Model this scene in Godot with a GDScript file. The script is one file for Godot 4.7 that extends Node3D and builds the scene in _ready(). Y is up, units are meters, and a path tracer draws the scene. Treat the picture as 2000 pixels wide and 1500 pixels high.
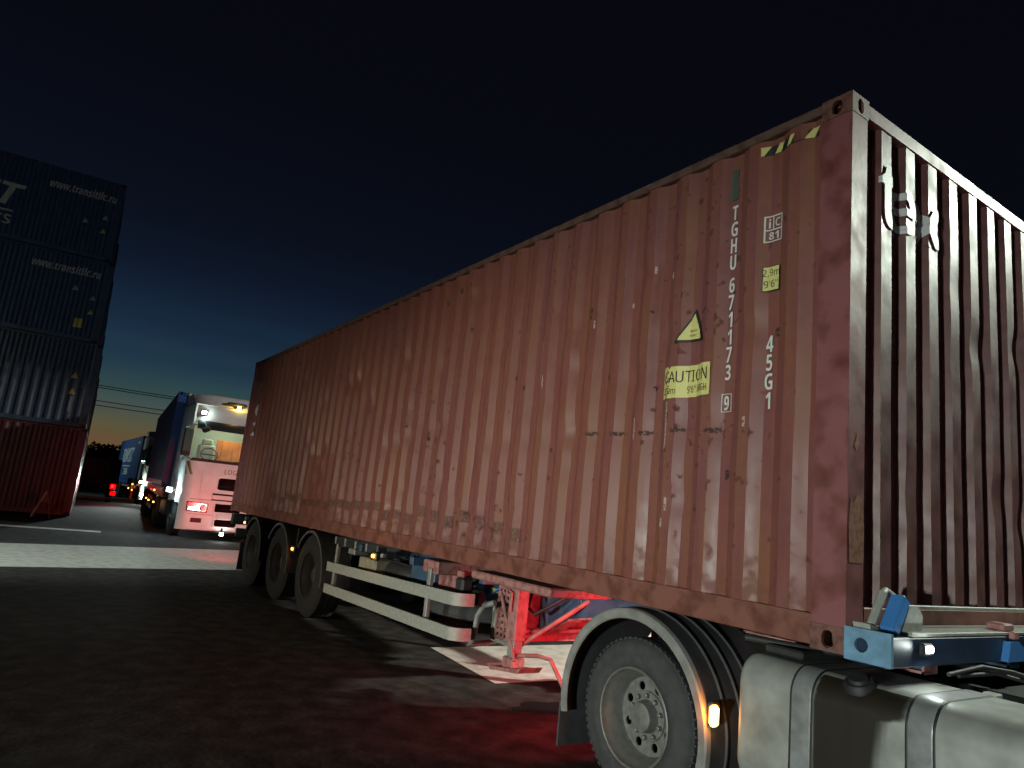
extends Node3D
# A container lorry in a truck yard after sunset.
# World: y up, metres. The red container's near lower corner is above the origin; its length runs to -z, its front wall to +x.

const BASE := 1.10          # underside of the red container above the ground
const LEN := 12.192
const WID := 2.438
const HC := 2.896
const PITCH := 0.278        # one corrugation of the long side

var M := {}
var names := {}
var rng := RandomNumberGenerator.new()


# ------------------------------------------------------------------ mesh collector
class MB:
	var v := PackedVector3Array()
	var n := PackedVector3Array()
	var uv := PackedVector2Array()

	func tri(a: Vector3, b: Vector3, c: Vector3, na: Vector3, nb: Vector3, nc: Vector3, ua := Vector2.ZERO, ub := Vector2.ZERO, uc := Vector2.ZERO) -> void:
		v.append(a); v.append(c); v.append(b)          # front faces run clockwise
		n.append(na); n.append(nc); n.append(nb)
		uv.append(ua); uv.append(uc); uv.append(ub)

	func flat3(a: Vector3, b: Vector3, c: Vector3) -> void:
		var k := (b - a).cross(c - a)
		if k.length_squared() < 1e-16:
			return
		k = k.normalized()
		tri(a, b, c, k, k, k)

	func quad(a: Vector3, b: Vector3, c: Vector3, d: Vector3) -> void:
		var k := (c - a).cross(d - b)
		if k.length_squared() < 1e-16:
			return
		k = k.normalized()
		tri(a, b, c, k, k, k)
		tri(a, c, d, k, k, k)

	func quad_uv(a: Vector3, b: Vector3, c: Vector3, d: Vector3, ua: Vector2, ub: Vector2, uc: Vector2, ud: Vector2) -> void:
		var k := (c - a).cross(d - b).normalized()
		tri(a, b, c, k, k, k, ua, ub, uc)
		tri(a, c, d, k, k, k, ua, uc, ud)

	# box with chamfered edges
	func box(at: Vector3, size: Vector3, bev := 0.0, turn := Basis()) -> void:
		var h := size * 0.5
		var b: float = min(bev, min(h.x, min(h.y, h.z)) * 0.9)
		var p := func(x: float, y: float, z: float) -> Vector3: return at + turn * Vector3(x, y, z)
		for axis in 3:
			for s in [-1.0, 1.0]:
				var u := (axis + 1) % 3
				var w := (axis + 2) % 3
				var q := []
				for k in [[-1, -1], [1, -1], [1, 1], [-1, 1]]:
					var o := Vector3.ZERO
					o[axis] = s * h[axis]
					o[u] = k[0] * (h[u] - b)
					o[w] = k[1] * (h[w] - b)
					q.append(at + turn * o)
				if s > 0:
					quad(q[0], q[1], q[2], q[3])
				else:
					quad(q[3], q[2], q[1], q[0])
		if b <= 0.0:
			return
		for axis in 3:
			var u := (axis + 1) % 3
			var w := (axis + 2) % 3
			for su in [-1.0, 1.0]:
				for sw in [-1.0, 1.0]:
					var e := []
					for k in [[-1, 0], [1, 0], [1, 1], [-1, 1]]:
						var o := Vector3.ZERO
						o[axis] = k[0] * (h[axis] - b)
						o[u] = su * (h[u] - (b if k[1] == 1 else 0.0))
						o[w] = sw * (h[w] - (0.0 if k[1] == 1 else b))
						e.append(at + turn * o)
					if su * sw > 0:
						quad(e[0], e[1], e[2], e[3])
					else:
						quad(e[3], e[2], e[1], e[0])
		for sx in [-1.0, 1.0]:
			for sy in [-1.0, 1.0]:
				for sz in [-1.0, 1.0]:
					var a: Vector3 = p.call(sx * h.x, sy * (h.y - b), sz * (h.z - b))
					var c: Vector3 = p.call(sx * (h.x - b), sy * h.y, sz * (h.z - b))
					var d: Vector3 = p.call(sx * (h.x - b), sy * (h.y - b), sz * h.z)
					if sx * sy * sz > 0:
						flat3(a, c, d)
					else:
						flat3(d, c, a)

	func span(lo: Vector3, hi: Vector3, bev := 0.0) -> void:
		box((lo + hi) * 0.5, (hi - lo).abs(), bev)

	# smooth sheet from a function of (i, j); normal is du x dv, turned over by flip
	func grid(f: Callable, nu: int, nv: int, flip := false, uvf = null) -> void:
		var p := PackedVector3Array()
		var m := PackedVector3Array()
		p.resize((nu + 1) * (nv + 1))
		m.resize(p.size())
		for i in nu + 1:
			for j in nv + 1:
				p[i * (nv + 1) + j] = f.call(i, j)
		for i in nu:
			for j in nv:
				var a := i * (nv + 1) + j
				var k := (p[a + nv + 2] - p[a]).cross(p[a + 1] - p[a + nv + 1])
				if flip:
					k = -k
				for q in [a, a + 1, a + nv + 1, a + nv + 2]:
					m[q] += k
		for i in m.size():
			m[i] = m[i].normalized()
		for i in nu:
			for j in nv:
				var a := i * (nv + 1) + j
				var b := a + nv + 1
				var t := [Vector2.ZERO, Vector2.ZERO, Vector2.ZERO, Vector2.ZERO]
				if uvf != null:
					t = [uvf.call(i, j), uvf.call(i + 1, j), uvf.call(i + 1, j + 1), uvf.call(i, j + 1)]
				if flip:
					tri(p[a], p[a + 1], p[b + 1], m[a], m[a + 1], m[b + 1], t[0], t[3], t[2])
					tri(p[a], p[b + 1], p[b], m[a], m[b + 1], m[b], t[0], t[2], t[1])
				else:
					tri(p[a], p[b], p[b + 1], m[a], m[b], m[b + 1], t[0], t[1], t[2])
					tri(p[a], p[b + 1], p[a + 1], m[a], m[b + 1], m[a + 1], t[0], t[2], t[3])

	# turned shape round the local x axis: profile of (x, radius)
	func lathe(profile: Array, xf: Transform3D, seg := 32, a0 := 0.0, a1 := TAU) -> void:
		var k := profile.size() - 1
		var ns := []
		for s in k:
			var d: Vector2 = profile[s + 1] - profile[s]
			ns.append(Vector2(-d.y, d.x).normalized())
		for s in k:
			var n0: Vector2 = ns[s]
			var n1: Vector2 = ns[s]
			if s > 0 and ns[s - 1].dot(ns[s]) > 0.7:
				n0 = (ns[s - 1] + ns[s]).normalized()
			if s < k - 1 and ns[s + 1].dot(ns[s]) > 0.7:
				n1 = (ns[s + 1] + ns[s]).normalized()
			for g in seg:
				var t0: float = lerp(a0, a1, g / float(seg))
				var t1: float = lerp(a0, a1, (g + 1) / float(seg))
				var q := func(pt: Vector2, t: float) -> Vector3: return xf * Vector3(pt.x, pt.y * cos(t), pt.y * sin(t))
				var w := func(nn: Vector2, t: float) -> Vector3: return (xf.basis * Vector3(nn.x, nn.y * cos(t), nn.y * sin(t))).normalized()
				var a: Vector3 = q.call(profile[s], t0)
				var b: Vector3 = q.call(profile[s + 1], t0)
				var c: Vector3 = q.call(profile[s + 1], t1)
				var d: Vector3 = q.call(profile[s], t1)
				var na: Vector3 = w.call(n0, t0)
				var nb: Vector3 = w.call(n1, t0)
				var nc: Vector3 = w.call(n1, t1)
				var nd: Vector3 = w.call(n0, t1)
				if (b - a).cross(c - a).dot(na + nc) < 0 or (c - a).cross(d - a).dot(na + nc) < 0:
					tri(a, c, b, na, nc, nb)
					tri(a, d, c, na, nd, nc)
				else:
					tri(a, b, c, na, nb, nc)
					tri(a, c, d, na, nc, nd)

	func tube(pts: Array, r: float, seg := 8) -> void:
		var rings := []
		var up := Vector3.UP
		for i in pts.size():
			var d: Vector3 = (pts[min(i + 1, pts.size() - 1)] - pts[max(i - 1, 0)]).normalized()
			if i == 0 and absf(d.dot(up)) > 0.9:
				up = Vector3.RIGHT
			var s := d.cross(up).normalized()
			up = s.cross(d).normalized()
			var ring := []
			for g in seg:
				var t := TAU * g / seg
				ring.append(s * cos(t) + up * sin(t))
			rings.append(ring)
		for i in pts.size() - 1:
			for g in seg:
				var h := (g + 1) % seg
				var a: Vector3 = pts[i] + rings[i][g] * r
				var b: Vector3 = pts[i] + rings[i][h] * r
				var c: Vector3 = pts[i + 1] + rings[i + 1][h] * r
				var d: Vector3 = pts[i + 1] + rings[i + 1][g] * r
				tri(a, d, c, rings[i][g], rings[i + 1][g], rings[i + 1][h])
				tri(a, c, b, rings[i][g], rings[i + 1][h], rings[i][h])
		for g in range(1, seg - 1):
			flat3(pts[0] + rings[0][0] * r, pts[0] + rings[0][g] * r, pts[0] + rings[0][g + 1] * r)
			var e := pts.size() - 1
			flat3(pts[e] + rings[e][0] * r, pts[e] + rings[e][g + 1] * r, pts[e] + rings[e][g] * r)

	# a flat outline (x, y) given thickness along z
	func extrude(poly: PackedVector2Array, d0: float, d1: float, xf := Transform3D(), smooth := false) -> void:
		if Geometry2D.is_polygon_clockwise(poly):
			poly.reverse()
		var idx := Geometry2D.triangulate_polygon(poly)
		var at := func(p: Vector2, d: float) -> Vector3: return xf * Vector3(p.x, p.y, d)
		for i in range(0, idx.size(), 3):
			var a := poly[idx[i]]
			var b := poly[idx[i + 1]]
			var c := poly[idx[i + 2]]
			if (b - a).cross(c - a) < 0:
				var t := b
				b = c
				c = t
			flat3(at.call(a, d1), at.call(b, d1), at.call(c, d1))
			flat3(at.call(a, d0), at.call(c, d0), at.call(b, d0))
		for i in poly.size():
			var a := poly[i]
			var b := poly[(i + 1) % poly.size()]
			quad(at.call(a, d0), at.call(b, d0), at.call(b, d1), at.call(a, d1))

	func mesh() -> ArrayMesh:
		var arr := []
		arr.resize(Mesh.ARRAY_MAX)
		arr[Mesh.ARRAY_VERTEX] = v
		arr[Mesh.ARRAY_NORMAL] = n
		arr[Mesh.ARRAY_TEX_UV] = uv
		var m := ArrayMesh.new()
		m.add_surface_from_arrays(Mesh.PRIMITIVE_TRIANGLES, arr)
		return m


# ------------------------------------------------------------------ naming and tagging
func numbered(called: String) -> String:
	if not names.has(called):
		names[called] = 0
		return called
	names[called] += 1
	return "%s_%03d" % [called, names[called]]


func tag(o: Node, label: String, category: String, group := "") -> void:
	o.set_meta("label", label)
	o.set_meta("category", category)
	if group:
		o.set_meta("group", group)


func thing(called: String, label: String, category: String, at := Vector3.ZERO, turn := 0.0, group := "") -> Node3D:
	var o := Node3D.new()
	o.name = numbered(called)
	add_child(o)
	o.position = at
	o.rotation.y = turn
	tag(o, label, category, group)
	return o


func part(called: String, b: MB, m: Material, parent: Node) -> MeshInstance3D:
	var o := MeshInstance3D.new()
	var k := 0
	o.name = called
	while parent.has_node(NodePath(String(o.name))):
		k += 1
		o.name = "%s_%03d" % [called, k]
	o.mesh = b.mesh()
	o.material_override = m
	parent.add_child(o, true)
	return o


func copy_part(o: Node, called: String, parent: Node) -> Node3D:
	var c: Node3D = o.duplicate()
	var k := 0
	c.name = called
	while parent.has_node(NodePath(String(c.name))):
		k += 1
		c.name = "%s_%03d" % [called, k]
	parent.add_child(c, true)
	return c


func structure(called: String, b: MB, m: Material) -> MeshInstance3D:
	var o := MeshInstance3D.new()
	o.name = numbered(called)
	o.mesh = b.mesh()
	o.material_override = m
	o.set_meta("kind", "structure")
	add_child(o)
	return o


# ------------------------------------------------------------------ materials
func noise_tex(sd: int, freq: float, lo: Color, hi: Color, mid := 0.5, sharp := 0.25, octaves := 4, size := 512) -> NoiseTexture2D:
	var f := FastNoiseLite.new()
	f.noise_type = FastNoiseLite.TYPE_SIMPLEX_SMOOTH
	f.seed = sd
	f.frequency = freq
	f.fractal_octaves = octaves
	var g := Gradient.new()
	g.offsets = PackedFloat32Array([max(0.0, mid - sharp), min(1.0, mid + sharp)])
	g.colors = PackedColorArray([lo, hi])
	var t := NoiseTexture2D.new()
	t.width = size
	t.height = size
	t.seamless = true
	t.noise = f
	t.color_ramp = g
	return t


func lin(r: float, g: float, b: float) -> Color:
	return Color(r, g, b).linear_to_srgb()


func mat(c: Color, rough := 0.6, metal := 0.0, tex: Texture2D = null, scale := 1.0, bump: Texture2D = null, bump_cm := 0.0, rtex: Texture2D = null) -> StandardMaterial3D:
	var m := StandardMaterial3D.new()
	m.albedo_color = c
	m.roughness = rough
	m.metallic = metal
	if tex:
		m.albedo_texture = tex
	if bump:
		m.heightmap_enabled = true
		m.heightmap_texture = bump
		m.heightmap_scale = bump_cm
	if rtex:
		m.roughness_texture = rtex
	if tex or bump or rtex:
		m.uv1_triplanar = true
		m.uv1_scale = Vector3.ONE * scale
	return m


func glow(c: Color, energy: float) -> StandardMaterial3D:
	var m := StandardMaterial3D.new()
	m.albedo_color = c
	m.roughness = 0.3
	m.emission_enabled = true
	m.emission = c
	m.emission_energy_multiplier = energy
	return m


func make_materials() -> void:
	var grime := noise_tex(3, 0.008, Color(0.80, 0.79, 0.78), Color(1, 1, 1), 0.45, 0.4)
	var fine := noise_tex(5, 0.05, Color(0.88, 0.87, 0.86), Color(1, 1, 1), 0.5, 0.4)
	var rust := noise_tex(7, 0.012, Color(0.78, 0.70, 0.64), Color(1, 1, 1), 0.36, 0.22, 5)
	var bumps := noise_tex(9, 0.06, Color(0, 0, 0), Color(1, 1, 1), 0.5, 0.5, 3)
	var rough := noise_tex(11, 0.01, Color(0.65, 0.65, 0.65), Color(1, 1, 1), 0.5, 0.3)
	var asphalt := noise_tex(13, 0.02, Color(0.62, 0.61, 0.6), Color(1, 1, 1), 0.5, 0.35, 5, 1024)
	var speck := noise_tex(15, 0.25, Color(0.0, 0.0, 0.0), Color(1, 1, 1), 0.5, 0.4, 2, 512)
	var worn := noise_tex(17, 0.02, Color(0.86, 0.86, 0.86), Color(1, 1, 1), 0.34, 0.22, 5)
	M.asphalt = mat(lin(0.060, 0.058, 0.055), 0.95, 0, asphalt, 0.16, speck, 0.2)
	M.asphalt.metallic_specular = 0.25
	M.paint_line = mat(lin(0.62, 0.61, 0.56), 0.8, 0, worn, 0.4, speck, 0.1)
	M.red_paint = mat(lin(0.22, 0.085, 0.072), 0.5, 0, rust, 0.7, bumps, 0.05, rough)
	M.rail_paint = mat(lin(0.19, 0.068, 0.05), 0.6, 0, rust, 0.9, bumps, 0.06)
	M.roof_rail = mat(lin(0.125, 0.068, 0.054), 0.65, 0, rust, 0.9, bumps, 0.06)
	M.rust_orange = mat(lin(0.30, 0.12, 0.045), 0.75, 0, rust, 3.0)
	M.rust_dull = mat(lin(0.24, 0.105, 0.055), 0.75, 0, rust, 3.0)
	M.cast_steel = mat(lin(0.17, 0.075, 0.06), 0.6, 0.0, rust, 2.5, bumps, 0.1)
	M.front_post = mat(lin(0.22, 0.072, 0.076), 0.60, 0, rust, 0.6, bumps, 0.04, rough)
	M.dark_hole = mat(lin(0.01, 0.01, 0.01), 0.9)
	M.white_print = mat(lin(0.72, 0.72, 0.70), 0.6, 0, fine, 3.0)
	M.logo_print = mat(lin(0.62, 0.63, 0.66), 0.5, 0, fine, 2.0)
	M.faded_print = mat(lin(0.6, 0.6, 0.6), 0.6, 0, grime, 1.0)
	M.grey_patch = mat(lin(0.075, 0.085, 0.07), 0.7, 0, fine, 4.0)
	M.yellow = mat(lin(0.72, 0.62, 0.14), 0.5, 0, fine, 3.0)
	M.pale_yellow = mat(lin(0.74, 0.68, 0.25), 0.5, 0, fine, 3.0)
	M.black_print = mat(lin(0.02, 0.02, 0.018), 0.6)
	M.trailer_blue = mat(lin(0.05, 0.105, 0.19), 0.45, 0, grime, 1.2, bumps, 0.03)
	M.plate_blue = mat(lin(0.16, 0.32, 0.48), 0.5, 0, grime, 2.0, bumps, 0.03)
	M.lever_blue = mat(lin(0.05, 0.20, 0.52), 0.4, 0, fine, 4.0)
	M.trailer_grey = mat(lin(0.34, 0.16, 0.155), 0.6, 0, rust, 1.5, bumps, 0.04)
	M.galv = mat(lin(0.33, 0.33, 0.32), 0.5, 0.3, grime, 1.5, bumps, 0.02)
	M.guard = mat(lin(0.36, 0.37, 0.34), 0.55, 0.1, fine, 0.7, bumps, 0.02)
	M.dark_steel = mat(lin(0.035, 0.035, 0.038), 0.6, 0.2, grime, 1.5)
	M.black_plastic = mat(lin(0.022, 0.022, 0.024), 0.55, 0, grime, 1.0)
	M.rubber = mat(lin(0.050, 0.052, 0.056), 0.8, 0, grime, 2.2, bumps, 0.06)
	M.rim_steel = mat(lin(0.20, 0.205, 0.20), 0.5, 0.35, grime, 3.0, bumps, 0.02)
	M.shaded_rim = mat(lin(0.05, 0.045, 0.042), 0.6, 0.2, grime, 2.0)  # rim colour with the shade on these wheels put in
	M.shaded_rubber = mat(lin(0.016, 0.016, 0.016), 0.9, 0, grime, 2.0)  # tyre colour darkened because these wheels stand in shadow
	M.guard_arch = mat(lin(0.075, 0.08, 0.078), 0.6, 0, grime, 1.4)
	M.shaded_blue = mat(lin(0.012, 0.03, 0.075), 0.4, 0, grime, 1.2)  # trailer blue, darkened since the beam front gets little light
	M.fender = mat(lin(0.24, 0.245, 0.24), 0.6, 0, grime, 1.4, bumps, 0.02)
	M.fender_dark = mat(lin(0.075, 0.075, 0.085), 0.45, 0, grime, 1.4)
	M.alloy = mat(lin(0.42, 0.43, 0.41), 0.48, 0.3, grime, 1.1, bumps, 0.01)
	M.strap = mat(lin(0.36, 0.37, 0.38), 0.4, 0.4, grime, 2.0)
	M.white_cab = mat(lin(0.74, 0.73, 0.70), 0.3, 0, noise_tex(21, 0.006, Color(0.93, 0.925, 0.92), Color(1, 1, 1), 0.5, 0.4), 0.6)
	M.cab_dark = mat(lin(0.02, 0.02, 0.022), 0.4)
	M.grille_dark = mat(lin(0.008, 0.008, 0.009), 0.9)
	M.cab_line = mat(lin(0.08, 0.08, 0.08), 0.6)
	M.cabin_pale = mat(lin(0.46, 0.56, 0.46), 0.7)
	M.orange_cloth = mat(lin(0.75, 0.24, 0.05), 0.9, 0, fine, 3.0)
	M.stripe_gold = mat(lin(0.30, 0.22, 0.08), 0.5)
	M.box_blue = mat(lin(0.03, 0.09, 0.28), 0.45, 0, grime, 0.6)
	M.stack_blue = mat(lin(0.035, 0.085, 0.20), 0.5, 0, grime, 0.5, null, 0, rough)
	M.stack_teal = mat(lin(0.045, 0.09, 0.16), 0.42, 0, grime, 0.5, null, 0, rough)
	M.stack_red = mat(lin(0.13, 0.03, 0.028), 0.5, 0, grime, 0.5, null, 0, rough)
	M.stack_door = mat(lin(0.22, 0.24, 0.25), 0.34, 0.3, grime, 0.5, null, 0, rough)
	M.rag = mat(lin(0.06, 0.042, 0.03), 0.55, 0, grime, 3.0)
	M.leaf = mat(lin(0.03, 0.035, 0.02), 0.9)
	M.bark = mat(lin(0.03, 0.025, 0.02), 0.9)
	M.wire = mat(lin(0.02, 0.02, 0.02), 0.8)
	M.concrete_pole = mat(lin(0.25, 0.24, 0.22), 0.9, 0, grime, 1.0)
	M.trestle = mat(lin(0.30, 0.16, 0.10), 0.7, 0, grime, 2.0)
	M.trestle_white = mat(lin(0.6, 0.52, 0.46), 0.7, 0, fine, 2.0)
	M.beige = mat(lin(0.34, 0.31, 0.22), 0.6, 0, grime, 2.0)
	M.amber_lamp = glow(Color(1.0, 0.66, 0.30), 14.0)
	M.amber_small = glow(Color(1.0, 0.70, 0.32), 5.0)
	M.beacon_lamp = glow(Color(1.0, 0.85, 0.35), 14.0)
	M.white_lamp = glow(Color(0.92, 1.0, 0.98), 20.0)
	M.red_lamp = glow(Color(1.0, 0.16, 0.14), 4.0)
	M.tail_red = glow(Color(0.9, 0.02, 0.03), 1.6)
	M.lamp_white_soft = glow(Color(0.95, 1.0, 0.98), 8.0)
	var glass := StandardMaterial3D.new()
	glass.albedo_color = Color(0.8, 0.9, 0.86, 0.12)
	glass.transparency = BaseMaterial3D.TRANSPARENCY_ALPHA
	glass.roughness = 0.05
	M.glass = glass
	var mirror := mat(lin(0.25, 0.36, 0.31), 0.12, 0.7)
	M.mirror = mirror
	M.reflector = mat(lin(0.7, 0.7, 0.7), 0.12, 0.9)


# ------------------------------------------------------------------ lamps
func omni(parent: Node, at: Vector3, c: Color, energy: float, size := 0.03) -> void:
	var l := OmniLight3D.new()
	l.name = "lamp_light"
	l.position = at
	l.light_color = c
	l.light_energy = energy
	l.light_size = size
	l.omni_range = 60.0
	l.omni_attenuation = 2.0
	l.shadow_enabled = true
	parent.add_child(l, true)


func spot(parent: Node, at: Vector3, to: Vector3, c: Color, energy: float, angle: float, soft := 1.0, size := 0.05) -> void:
	var l := SpotLight3D.new()
	l.name = "lamp_light"
	l.light_color = c
	l.light_energy = energy
	l.light_size = size
	l.spot_range = 80.0
	l.spot_angle = angle
	l.spot_attenuation = 2.0
	l.spot_angle_attenuation = soft
	l.shadow_enabled = true
	parent.add_child(l, true)
	var d := (to - at).normalized()
	l.transform = Transform3D(Basis.looking_at(d, Vector3.UP if absf(d.y) < 0.95 else Vector3.RIGHT), at)


# ------------------------------------------------------------------ lettering that follows pressed steel
func text_tris(s: String, height: float, cond := 1.0, weight := 700, slant := 0.0) -> Array:
	var t := TextMesh.new()
	var f := SystemFont.new()
	f.font_names = PackedStringArray(["Droid Sans"])
	f.font_weight = weight
	t.font = f
	t.font_size = 64
	t.pixel_size = 0.01
	t.curve_step = 1.5
	t.depth = 0.02
	t.text = s
	var arr := t.get_mesh_arrays()
	var vs: PackedVector3Array = arr[Mesh.ARRAY_VERTEX]
	var ns: PackedVector3Array = arr[Mesh.ARRAY_NORMAL]
	var ids: PackedInt32Array = arr[Mesh.ARRAY_INDEX] if arr[Mesh.ARRAY_INDEX] != null else PackedInt32Array(range(vs.size()))
	var lo := Vector2(1e9, 1e9)
	var hi := -lo
	var out := []
	for i in range(0, ids.size(), 3):
		if ns[ids[i]].z < 0.5:
			continue
		var q := PackedVector2Array()
		for k in 3:
			var p := vs[ids[i + k]]
			q.append(Vector2(p.x, p.y))
			lo = Vector2(min(lo.x, p.x), min(lo.y, p.y))
			hi = Vector2(max(hi.x, p.x), max(hi.y, p.y))
		out.append(q)
	var k: float = height / maxf(1e-6, hi.y - lo.y)
	for q in out:
		for i in 3:
			var p: Vector2 = (q[i] - lo) * k
			q[i] = Vector2(p.x * cond + p.y * slant, p.y)
		if (q[1] - q[0]).cross(q[2] - q[0]) < 0:
			var w: Vector2 = q[1]
			q[1] = q[2]
			q[2] = w
	return out


func tris_width(t: Array) -> float:
	var w := 0.0
	for q in t:
		for p in q:
			w = max(w, p.x)
	return w


func moved(t: Array, by: Vector2) -> Array:
	var out := []
	for q in t:
		var r := PackedVector2Array()
		for p in q:
			r.append(p + by)
		out.append(r)
	return out


func poly_tris(poly: PackedVector2Array) -> Array:
	if Geometry2D.is_polygon_clockwise(poly):
		poly.reverse()
	var ids := Geometry2D.triangulate_polygon(poly)
	var out := []
	for i in range(0, ids.size(), 3):
		var q := PackedVector2Array([poly[ids[i]], poly[ids[i + 1]], poly[ids[i + 2]]])
		if (q[1] - q[0]).cross(q[2] - q[0]) < 0:
			q = PackedVector2Array([q[0], q[2], q[1]])
		out.append(q)
	return out


func rect_tris(x0: float, y0: float, x1: float, y1: float) -> Array:
	return poly_tris(PackedVector2Array([Vector2(x0, y0), Vector2(x1, y0), Vector2(x1, y1), Vector2(x0, y1)]))


func clip_half(p: PackedVector2Array, a: float, keep_right: bool) -> PackedVector2Array:
	var out := PackedVector2Array()
	for i in p.size():
		var s := p[i]
		var e := p[(i + 1) % p.size()]
		var si := s.x >= a if keep_right else s.x <= a
		var ei := e.x >= a if keep_right else e.x <= a
		if si:
			out.append(s)
		if si != ei:
			var t := (a - s.x) / (e.x - s.x)
			out.append(Vector2(a, lerp(s.y, e.y, t)))
	return out


# lays flat shapes (a, y) on a pressed sheet: prof is a list of (a, depth) with a rising; where(a, y, depth) gives the place
func lay(tris: Array, prof: PackedVector2Array, where: Callable) -> MB:
	var b := MB.new()
	for q in tris:
		var lo: float = min(q[0].x, min(q[1].x, q[2].x))
		var hi: float = max(q[0].x, max(q[1].x, q[2].x))
		for i in prof.size() - 1:
			var p0 := prof[i]
			var p1 := prof[i + 1]
			if p1.x <= lo or p0.x >= hi:
				continue
			var c: PackedVector2Array = clip_half(clip_half(q, p0.x, true), p1.x, false)
			if c.size() < 3:
				continue
			var pts := []
			for w in c:
				var t := clampf((w.x - p0.x) / max(1e-6, p1.x - p0.x), 0, 1)
				pts.append(where.call(w.x, w.y, lerp(p0.y, p1.y, t)))
			for k in range(1, pts.size() - 1):
				b.flat3(pts[0], pts[k], pts[k + 1])
	return b


func side_profile(length: float) -> PackedVector2Array:
	var p := PackedVector2Array()
	p.append(Vector2(-0.178, 0.034))
	p.append(Vector2(-0.237, 0.046))
	var s := -0.305
	while s - PITCH > -length + 0.35:
		p.append(Vector2(s, 0.010))
		p.append(Vector2(s - 0.072, 0.010))
		p.append(Vector2(s - 0.140, 0.046))
		p.append(Vector2(s - 0.210, 0.046))
		s -= PITCH
	p.append(Vector2(s, 0.010))
	p.append(Vector2(-length + 0.178, 0.010))
	p.reverse()
	return p


func front_profile() -> PackedVector2Array:
	var p := PackedVector2Array()
	p.append(Vector2(0.155, 0.050))
	for k in 8:
		var a := 0.308 + 0.2635 * k
		p.append(Vector2(a - 0.018, 0.050))
		p.append(Vector2(a, 0.006))
		p.append(Vector2(a + 0.104, 0.006))
		p.append(Vector2(a + 0.122, 0.050))
	p.append(Vector2(WID - 0.155, 0.050))
	return p


func prof_at(prof: PackedVector2Array, a: float) -> float:
	for i in prof.size() - 1:
		if a <= prof[i + 1].x:
			return lerp(prof[i].y, prof[i + 1].y, clampf((a - prof[i].x) / max(1e-6, prof[i + 1].x - prof[i].x), 0, 1))
	return prof[-1].y


# a pressed sheet as one mesh; dent(a, y) pushes it in; uv over the whole panel
func pressed_sheet(prof: PackedVector2Array, y0: float, y1: float, rows: int, where: Callable, dent = null, length := 1.0, height := 1.0, split := 1) -> MB:
	var b := MB.new()
	for i in prof.size() - 1:
		var p0 := prof[i]
		var p1 := prof[i + 1]
		var f := func(u: int, r: int) -> Vector3:
			var a: float = lerp(p0.x, p1.x, u / float(split))
			var y: float = lerp(y0, y1, r / float(rows))
			var d: float = lerp(p0.y, p1.y, u / float(split))
			if dent != null:
				d += dent.call(a, y)
			return where.call(a, y, d)
		var uvf := func(u: int, r: int) -> Vector2:
			var a: float = lerp(p0.x, p1.x, u / float(split))
			return Vector2(a / length, 1.0 - lerp(y0, y1, r / float(rows)) / height)
		b.grid(f, split, rows, false, uvf)
	return b


# corner casting with its long-oval holes, as a block whose outer faces carry real openings
func oval(cx: float, cy: float, w: float, h: float, seg := 10) -> PackedVector2Array:
	var p := PackedVector2Array()
	var r := w * 0.5
	for i in seg + 1:
		var t := PI * i / seg
		p.append(Vector2(cx + r * cos(t), cy + (h * 0.5 - r) + r * sin(t)))
	for i in seg + 1:
		var t := PI + PI * i / seg
		p.append(Vector2(cx + r * cos(t), cy - (h * 0.5 - r) + r * sin(t)))
	return p


# plate in (x, y) with one hole, thickness d0..d1, made of a left and a right half
func holed_plate(b: MB, x0: float, y0: float, x1: float, y1: float, hole: PackedVector2Array, cx: float, d0: float, d1: float, xf: Transform3D) -> void:
	for s in [-1.0, 1.0]:
		var arc := []
		for p in hole:
			if (p.x - cx) * s >= -1e-5:
				arc.append(p)
		arc.sort_custom(func(m, n): return m.y < n.y)
		var ex := x0 if s < 0 else x1
		var poly := PackedVector2Array([Vector2(cx, y0), Vector2(ex, y0), Vector2(ex, y1), Vector2(cx, y1)])
		for i in range(arc.size() - 1, -1, -1):
			poly.append(arc[i])
		var clean := PackedVector2Array()
		for p in poly:
			if clean.is_empty() or clean[-1].distance_to(p) > 1e-4:
				clean.append(p)
		b.extrude(clean, d0, d1, xf)


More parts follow.
